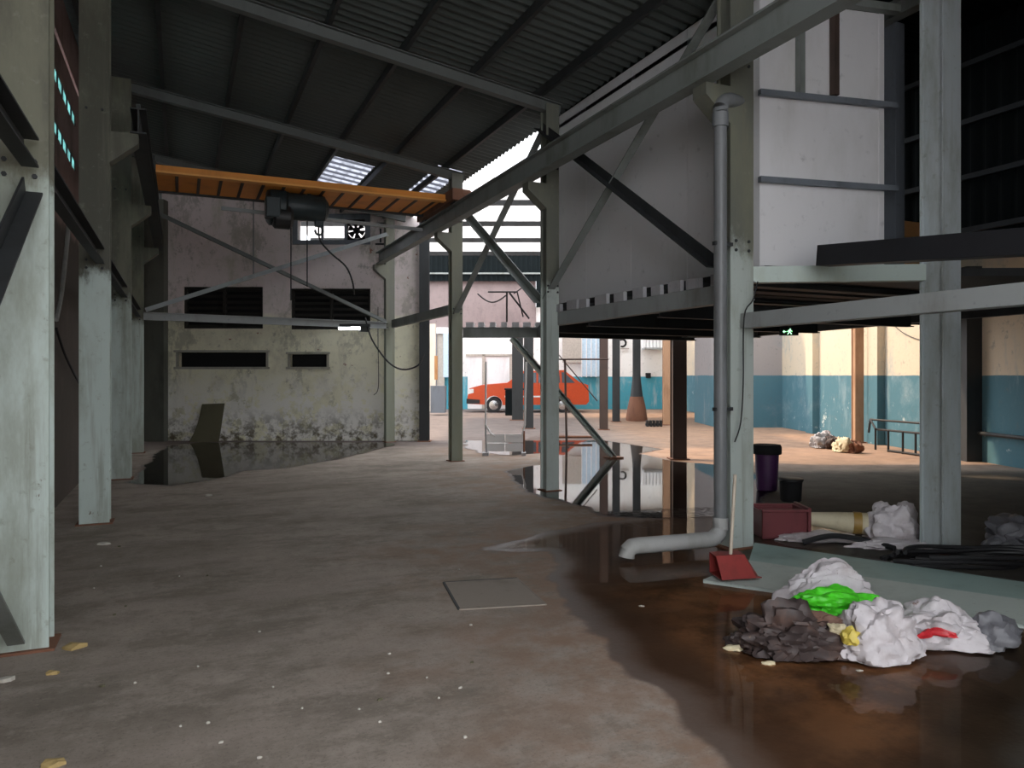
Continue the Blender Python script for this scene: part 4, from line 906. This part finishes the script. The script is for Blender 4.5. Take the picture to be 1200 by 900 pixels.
# behind the mint panel
def px_at(px, py): return G(px, py)
rc = empty('plastic_crate', G(925, 630), 'dark red plastic crate lying behind the near right column', 'crate')
c_ = G(922, 632); d0 = c_.x * SN + c_.y * CS; uu = lambda px: (px - 600) / F * d0
for nm, a, b in (('front', (uu(893), d0, 0), (uu(945), d0 + 0.02, 0.25)), ('back', (uu(893), d0 + 0.3, 0), (uu(945), d0 + 0.32, 0.25)), ('side', (uu(893), d0, 0), (uu(893) + 0.02, d0 + 0.32, 0.25)), ('side', (uu(943), d0, 0), (uu(946), d0 + 0.32, 0.27)), ('bottom', (uu(893), d0, 0), (uu(945), d0 + 0.32, 0.02)), ('rim', (uu(892), d0 - 0.02, 0.25), (uu(947), d0 + 0.02, 0.275)), ('rim', (uu(892), d0 + 0.3, 0.25), (uu(947), d0 + 0.34, 0.275))):
    MB(LOT).box(a, b).build(nm, 'crate', rc, bevel=0.005)
MB(LOT).box((uu(946), d0 - 0.02, 0), (uu(950), d0 + 0.34, 0.29)).build('end_flange', 'crate', rc, bevel=0.006)
rl = empty('wrapped_roll', G(985, 626), 'cream roll with a brown tape band lying behind the mint panel', 'roll')
q0, q1 = D(948, 612, 6.9), D(1016, 620, 6.75); q0.z = 0.17; q1.z = 0.15
MB().tube([q0, q0.lerp(q1, 0.5), q1], [0.06, 0.085, 0.10], 16).build('roll', 'roll', rl, True)
dirn = (q1 - q0).normalized(); qb = q0.lerp(q1, 0.83)
MB().tube([qb - dirn * 0.035, qb + dirn * 0.035], 0.101, 16).build('tape_band', 'tape', rl, True)
crumple('white_cloth', L(2.80, 6.75, 0), (0.34, 0.16, 0.06), 61, 'white_bag', 'flattened pale cloth under the cream roll', 'cloth', 0.5, 2.2, 0.2, 4, AY)
crumple('white_sack', L(3.45, 6.75, 0), (0.27, 0.2, 0.26), 64, 'white_bag', 'white sack slumped against the blue-grey column foot', 'sack', 0.5, 1.9, 0.2, 5, AY + 0.4)
crumple('white_cloth', L(3.30, 6.45, 0), (0.34, 0.12, 0.06), 67, 'white_bag', 'white rag in front of the slumped sack', 'cloth', 0.5, 2.2, 0.2, 4, AY)
crumple('grey_tarpaulin', L(4.45, 6.35, 0), (0.36, 0.25, 0.24), 71, 'grey_bag', 'grey tarpaulin bundle at the right edge behind the mint panel', 'tarpaulin', 0.5, 1.8, 0.2, 5, AY)
rn = random.Random(8)
for i in range(5):
    cc = L(3.68 + rn.uniform(-.1, .1), 6.12 + rn.uniform(-.06, .06)); ra, rb = 0.62 + rn.uniform(-.1, .1), 0.26 + rn.uniform(-.05, .05); ph = rn.uniform(0, 6)
    pts = []
    for j in range(61):
        a = -2.9 + j / 60 * 5.6 + 0.1 * i
        pts.append(L(3.45 + 0.05 * i + ra * math.cos(a), 5.86 + rb * 0.7 * math.sin(a) - 0.015 * i, 0.03 + 0.022 * i + 0.012 * math.sin(3 * a + ph)))
    cable('rubber_hose', pts, 0.017, 'rubber', ['lowest loop', 'second loop from the floor', 'middle loop', 'second loop from the top', 'top loop'][i] + ' of black hose coiled around the blue-grey column foot', 'hose')
cable('dark_strap', curve_pts([L(2.55, 6.50, 0.04), L(2.8, 6.48, 0.10), L(3.1, 6.46, 0.06), L(3.25, 6.3, 0.03)]), 0.025, 'rubber', 'black strap lying across the pale cloth', 'strap')
# bins
bn = empty('purple_bin', G(905, 577), 'dark purple bin with a black lid behind the near right column', 'bin')
c_ = G(905, 577); dB_ = c_.x * SN + c_.y * CS; u_ = (903 - 600) / F * dB_
MB(LOT).lathe((u_, dB_ + 0.14, 0), [(0.11, 0), (0.13, 0.02), (0.15, 0.48)], 20).build('body', 'purple', bn, True)
MB(LOT).lathe((u_, dB_ + 0.14, 0.48), [(0.18, 0), (0.185, 0.02), (0.185, 0.09), (0.17, 0.12)], 20).build('lid', 'black', bn, True)
bk = empty('black_bucket', G(932, 590), 'low black bucket standing right of the purple bin', 'bucket')
c_ = G(932, 590); dB_ = c_.x * SN + c_.y * CS; u_ = (932 - 600) / F * dB_
MB(LOT).lathe((u_, dB_ + 0.14, 0), [(0.10, 0), (0.12, 0.02), (0.13, 0.26), (0.12, 0.26), (0.10, 0.04)], 20).build('body', 'black', bk, True)
MB(LOT).lathe((u_, dB_ + 0.14, 0.24), [(0.135, 0), (0.145, 0.01), (0.145, 0.035), (0.13, 0.04)], 20).build('rim', 'rubber', bk, True)

# ------------------------------------------------------------------ yard furniture by the right wall
jn = [(962, 525, 0.19, 'galv', 'crumpled grey-white scrap at the left of the junk pile'), (975, 526, 0.17, 'sludge', 'dark lump in the junk pile on the lit floor'), (988, 530, 0.20, 'roll', 'cream lump at the middle of the junk pile'), (1001, 531, 0.16, 'rust', 'rust-brown block at the right of the junk pile'), (968, 518, 0.15, 'white_bag', 'pale bag on the back of the junk pile')]
for i, (px, py, s_, mt, lb) in enumerate(jn):
    c_ = G(px, py); crumple('junk_piece', (c_.x, c_.y, 0), (s_, s_ * 0.8, s_ * 1.15), 80 + i, mt, lb, 'junk', 0.6, 2.4, 0.3, 4, AY + i)
bd = 14.6
def bq(px, py, d=bd): return D(px, py, d)
be = empty('steel_bench', G(1050, 528), 'black tubular steel frame standing against the blue wall', 'frame')
def seg(nm, *pts, r=0.022): MB().tube(list(pts), r, 8).build(nm, 'cable', be)
zt = lambda py, d: EYE + (HZ - py) / F * d
seg('top_rail', bq(1020, 491.5, 15.2), bq(1092, 497, 13.9)); seg('back_leg', bq(1018, 507, 15.2), bq(1020, 491.5, 15.2)); seg('side_rail', bq(1020, 491.5, 15.2), bq(1026, 503, 14.8))
for px, t0, b0 in ((1026, 503, 527), (1041, 504.5, 529.5), (1058, 506, 532), (1073, 507, 534), (1092, 509, 537)):
    dq_ = 1305.0 / (b0 - 440); seg('leg', D(px, t0, dq_), D(px, b0, dq_))
seg('lower_rail', D(1026, 503, 15.0), D(1092, 509, 1305 / 97)); seg('foot_rail', D(1041, 528, 1305 / 89.5), D(1092, 535, 1305 / 97))
cable('wall_pipe', [L(ru(13.5) - 0.06, 13.5, 0.50), L(ru(6) - 0.06, 6.0, 0.50)], 0.035, 'dark', 'dark horizontal pipe along the right wall past the pier', 'pipe')
cable('wall_cable', curve_pts([L(ru(16) - 0.03, 15.9, 2.75), L(ru(15) - 0.03, 15.2, 2.35), L(ru(14) - 0.03, 14.2, 2.1), L(ru(13.6) - 0.03, 13.6, 2.05)]), 0.008, 'cable', 'thin cable sagging on the cream wall right of the rusty post')
sb = MB(LOT); sb.box((ru(17) - 0.02, 16.9, 2.2), (ru(17) + 0.02, 17.7, 3.0)); finish(sb.build('faded_notice', 'beige'), 'pale grey notice board fixed to the sunlit cream wall', 'notice board')
# rusty cone with post
rcone = empty('rusty_cone', L((746 - 600) / F * 24.6, 24.6, 0), 'rust-red flared cone around the foot of a dark post', 'cone')
MB(LOT).lathe(((746 - 600) / F * 24.6, 24.6, 0), [(0.34, 0.0), (0.36, 0.05), (0.30, 0.45), (0.22, 0.80)], 20).build('skirt', 'rust', rcone, True)
MB(LOT).lathe(((746 - 600) / F * 24.6, 24.6, 0.80), [(0.21, 0), (0.15, 0.5), (0.12, 0.9)], 20).build('neck', 'dark', rcone, True)
fl_ = empty('floor_rack', G(765, 498), 'low black rack of short pegs on the floor near the rusty cone', 'rack')
c_ = G(765, 500); dR = c_.x * SN + c_.y * CS
MB(LOT).box((c_[0] * 0 + (757 - 600) / F * dR, dR, 0.03), ((776 - 600) / F * dR, dR + 0.15, 0.10)).build('bar', 'cable', fl_)
for i in range(5):
    uu_ = (758 + i * 4 - 600) / F * dR; MB(LOT).box((uu_, dR - 0.04, 0), (uu_ + 0.05, dR + 0.18, 0.18)).build('peg', 'cable', fl_)

# ------------------------------------------------------------------ far wall fittings
def fb(name, px0, px1, py0, py1, d, thick, mat, par=None):
    return MB(LOT).box(((px0 - 600) / F * d, d - thick, EYE + (HZ - py1) / F * d), ((px1 - 600) / F * d, d, EYE + (HZ - py0) / F * d)).build(name, mat, par)
dw = DF - 0.06
gt = empty('white_gate', L((573 - 600) / F * dw, dw, 0), 'white double gate with grey frame and wide sign board above, beyond the yard', 'gate')
fb('sign_board', 546, 600, 398, 415, dw, 0.08, 'white', gt)
fb('leaf', 548, 565, 417, 479, dw, 0.05, 'white', gt); fb('leaf', 568.5, 597, 418, 479, dw, 0.05, 'white', gt)
fb('frame', 565, 568.5, 415, 479, dw, 0.10, 'beige', gt); fb('frame', 597, 600, 415, 479, dw, 0.10, 'beige', gt); fb('frame', 546, 600, 415, 417.5, dw, 0.10, 'beige', gt)
dr_ = empty('grey_door', L((517 - 600) / F * dw, dw, 0), 'dark grey door between cream pillar and white post at the yard end', 'door')
fb('leaf', 512, 521, 392, 478, dw, 0.06, 'beige', dr_); fb('frame', 510.5, 512, 388, 479, dw, 0.1, 'blue_grey', dr_)
finish(fb('cream_pillar', 504, 511, 380, 482, 31.0, 0.3, 'cream'), 'cream pillar at the far left of the yard beside the back wall corner', 'pillar')
finish(fb('white_post', 520, 529, 391, 442, dw, 0.2, 'blueglass'), 'bright white post left of the slim mint column, far away', 'post')
finish(fb('header_board', 512, 530, 384, 391, dw, 0.2, 'white'), 'white header board over the far grey door', 'board')
finish(fb('orange_cover', 509.5, 513, 417, 445, 30.0, 0.15, 'crate_wood'), 'narrow orange board hung on the cream pillar', 'board')
finish(fb('grey_cabinet', 506, 523, 452, 483, 28.5, 0.5, 'blue_grey'), 'blue-grey cabinet standing at the far left of the yard', 'cabinet')
finish(fb('beige_board', 659, 681, 392, 425, dw - 0.1, 0.1, 'beige'), 'beige board high on the far wall right of the slender column', 'board')
pn = empty('glazed_partition', L((692 - 600) / F * (dw - .1), dw - .1, 0), 'pale blue glazed partition on the far wall beside the brown post', 'partition')
for i in range(4): fb('pane', 682 + i * 5.6, 687 + i * 5.6, 392, 441, dw - 0.1, 0.05, 'blueglass', pn)
for i in range(5): fb('mullion', 681 + i * 5.6, 682 + i * 5.6, 390, 442, dw - 0.1, 0.09, 'white', pn)
aw = empty('roller_shutter', L((763 - 600) / F * dw, dw, 0), 'white ribbed shutter box with a small awning on the far wall', 'shutter')
for i in range(6): fb('rib', 752 + i * 4, 755.4 + i * 4, 392, 408, dw, 0.3, 'white', aw)
fb('awning', 752, 776, 408, 410, dw, 0.75, 'steel_lt', aw)
finish(fb('wall_box', 756.5, 762, 437, 443, dw, 0.15, 'black'), 'small black box on the paint line of the far wall', 'box')
hk2 = empty('wall_bracket', L((731 - 600) / F * dw, dw, 3.0), 'black hook bracket with a bar below, high on the far white wall', 'bracket')
pc = [L((729 - 600) / F * dw + 0.16 * math.cos(a), dw - 0.06, EYE + (HZ - 402) / F * dw + 0.16 * math.sin(a)) for a in [2.2 - i * 0.35 for i in range(13)]]
MB().tube(pc, 0.045, 8).build('hook', 'black', hk2); fb('bar', 727, 737, 408, 409.2, dw, 0.06, 'beige', hk2)
# the car
cd = 30.0
car = empty('car', L(0.67, cd, 0), 'orange-red car parked side-on across the far yard', 'car')
prof = [(-1.76, 0.35), (-1.80, 0.62), (-1.72, 0.98), (-1.2, 1.12), (-0.2, 1.20), (0.45, 1.68), (2.1, 1.72), (2.75, 1.22), (3.08, 1.12), (3.12, 0.45), (3.0, 0.32), (2.42, 0.32)]
def arch(uc): return [(uc + 0.36 * math.cos(a), 0.32 + 0.36 * math.sin(a)) for a in [i * math.pi / 8 for i in range(9)]]
prof += arch(2.05) + [(-0.4, 0.30)] + arch(-0.74)
MB(LOT).prism_ud(prof, cd, cd + 1.7).build('body', 'car', car)
for q in ([(-0.02, 1.22), (0.48, 1.60), (0.98, 1.62), (0.98, 1.20)], [(1.06, 1.20), (1.06, 1.62), (1.9, 1.64), (1.95, 1.20)], [(2.02, 1.20), (2.0, 1.63), (2.12, 1.63), (2.55, 1.20)]):
    MB(LOT).prism_ud(q, cd - 0.012, cd).build('side_window', 'glass', car)
for uc in (-0.74, 2.05):
    wh = MB(LOT).lathe((uc, cd + 0.02, 0.30), [(0.30, 0), (0.31, 0.03), (0.31, 0.18), (0.29, 0.2)], 22, 'y').build('wheel', 'rubber', car, True)
    MB(LOT).lathe((uc, cd - 0.005, 0.30), [(0.05, -0.02), (0.19, 0.0), (0.20, 0.03)], 14, 'y').build('hub_cap', 'chrome', wh)
    MB(LOT).lathe((uc, cd + 1.5, 0.30), [(0.31, 0), (0.31, 0.18)], 22, 'y').build('wheel', 'rubber', car, True)
MB(LOT).prism_ud([(-1.80, 0.74), (-1.55, 0.80), (-1.55, 0.96), (-1.74, 0.95)], cd - 0.015, cd + 0.3).build('headlamp', 'lamp_white', car)
MB(LOT).prism_ud([(-1.84, 0.36), (-1.3, 0.36), (-1.3, 0.52), (-1.84, 0.56)], cd - 0.02, cd + 1.72).build('bumper', 'rubber', car)
MB(LOT).prism_ud([(-0.30, 0.62), (1.6, 0.62), (1.6, 0.68), (-0.30, 0.68)], cd - 0.015, cd).build('side_trim', 'lamp_white', car)
# dark bin by the pillar, rack etc.
gb = empty('dark_bin', G(603, 487), 'dark green bin standing before the car beside the dark pillar', 'bin')
c_ = G(603, 487); dg = c_.x * SN + c_.y * CS
MB(LOT).box(((592 - 600) / F * dg, dg, 0), ((613 - 600) / F * dg, dg + 0.5, 0.95)).build('body', 'dark_sheet', gb, bevel=0.03); MB(LOT).box(((591 - 600) / F * dg, dg - 0.03, 0.95), ((614 - 600) / F * dg, dg + 0.53, 1.02)).build('lid', 'black', gb, bevel=0.02)

# white tubular frame with low panel
wd = 1305.0 / 93
wf = empty('tubular_frame', L((592 - 600) / F * wd, wd, 0), 'white U-shaped tubular frame with a low galvanised panel beside a puddle', 'frame')
def wp(px, py): return D(px, py, wd)
for a in ([(569.5, 424), (569, 498), (575, 508), (580, 511)], [(616.5, 424), (615, 498), (612, 510)]):
    MB().tube([wp(*q) for q in a], 0.019, 8).build('upright', 'white', wf, True)
MB().tube([wp(569, 498), wp(570, 531)], 0.02, 8).build('leg', 'galv', wf); MB().tube([wp(614, 505), wp(614, 531)], 0.02, 8).build('leg', 'rust', wf)
for (a, b) in ((569, 591.3), (592.3, 613)):
    for (y0, y1) in ((509, 518.6), (519.4, 529)):
        fb('panel', a, b, y0, y1, wd, 0.012, 'white', wf)
fb('foot', 566, 573, 529, 533, wd + 0.1, 0.3, 'galv', wf); fb('foot', 611, 616, 529, 533, wd + 0.1, 0.3, 'galv', wf)

# leaning board on the back wall
lb = MB(LOT); pts = [(228, 517), (232, 508), (235.5, 496), (237, 484), (238, 473.5), (264, 472.5), (263, 500), (262, 517)]
zz = [(bu(x), max(0.0, bz(y))) for x, y in pts]
n_ = len(zz); vs_ = [(u, DB - 0.30 + 0.24 * z / 0.85, z) for u, z in zz]
lb.add(vs_ + [(u, d + 0.03, z) for u, d, z in vs_], [tuple(range(n_)), tuple(range(n_, 2 * n_))[::-1]] + [(i, n_ + i, n_ + (i + 1) % n_, (i + 1) % n_) for i in range(n_)])
finish(lb.build('leaning_board', 'darkwood'), 'dark olive board with a curved side leaning against the back wall', 'board')

# hatch in the floor
hq = [G(520, 683), G(606, 678), G(640, 709), G(538, 715)]
ht_ = empty('floor_hatch', (hq[0] + hq[2]) / 2, 'square concrete hatch cover set in the floor left of the puddle', 'hatch cover')
ctr = (hq[0] + hq[1] + hq[2] + hq[3]) / 4
MB().prism([(ctr + (q - ctr) * 0.985).xy for q in hq], 0.0, 0.006).build('slab', 'concrete', ht_)
for i in range(4):
    a, b = hq[i], hq[(i + 1) % 4]
    MB().bar(a + Vector((0, 0, 0.003)), b + Vector((0, 0, 0.003)), 0.016 if i == 3 else 0.008, 0.010).build('rim', 'dark' if i in (3, 0) else 'concrete', ht_)

# litter
rn = random.Random(21)
def scrap(px, py, s_, mat, name, label, cat, group=None):
    c_ = G(px, py); n_ = 7; mb = MB(); ph = rn.uniform(0, 6)
    top = [(c_.x + s_ * rn.uniform(.6, 1.1) * math.cos(ph + i * 2 * math.pi / n_), c_.y + s_ * 0.6 * rn.uniform(.6, 1.1) * math.sin(ph + i * 2 * math.pi / n_), 0.006 + rn.uniform(0, s_ * 0.35)) for i in range(n_)]
    bot = [(x, y, 0.001) for x, y, z in top]
    mb.add(top + bot + [(c_.x, c_.y, 0.008 + s_ * 0.3)], [(i, (i + 1) % n_, 2 * n_) for i in range(n_)] + [(i, n_ + i, n_ + (i + 1) % n_, (i + 1) % n_) for i in range(n_)] + [tuple(range(n_, 2 * n_))[::-1]])
    finish(mb.build(name, mat), label, cat, group)
scrap(86, 760, 0.07, 'leaf', 'dry_leaf', 'tan dry leaf beside the foot of the nearest left column', 'leaf')
scrap(62, 790, 0.04, 'leaf', 'dry_leaf', 'small dry leaf in front of the nearest left column', 'leaf')
scrap(8, 798, 0.05, 'paper', 'paper_scrap', 'white paper scrap at the left edge of the floor', 'scrap')
scrap(65, 897, 0.05, 'leaf', 'dry_leaf', 'brown leaf at the bottom left edge of the photo', 'leaf')
scrap(123, 638, 0.06, 'paper', 'paper_scrap', 'white paper scrap on the floor past the second left column', 'scrap')
scrap(245, 581, 0.05, 'paper', 'paper_scrap', 'white scrap on the floor in front of the back puddle', 'scrap')
for px, py in ((118, 664), (212, 852), (259, 871), (244, 848), (354, 831), (320, 806), (445, 847), (538, 668), (456, 767), (455, 790), (539, 807), (514, 819), (545, 865), (158, 801), (232, 782), (304, 741), (210, 676), (500, 795), (421, 832), (304, 889), (110, 690), (552, 733)):
    scrap(px, py, rn.uniform(0.006, 0.012), 'paper', 'paper_crumb', 'tiny pale crumb scattered on the bare concrete floor', 'crumb', 'pale crumbs on the concrete floor')
for px, py in ((445, 821), (134, 721), (120, 805), (140, 641), (243, 675), (147, 711), (553, 777)):
    scrap(px, py, rn.uniform(0.008, 0.016), 'darkwood', 'dark_crumb', 'tiny dark crumb scattered on the bare concrete floor', 'crumb', 'dark crumbs on the concrete floor')
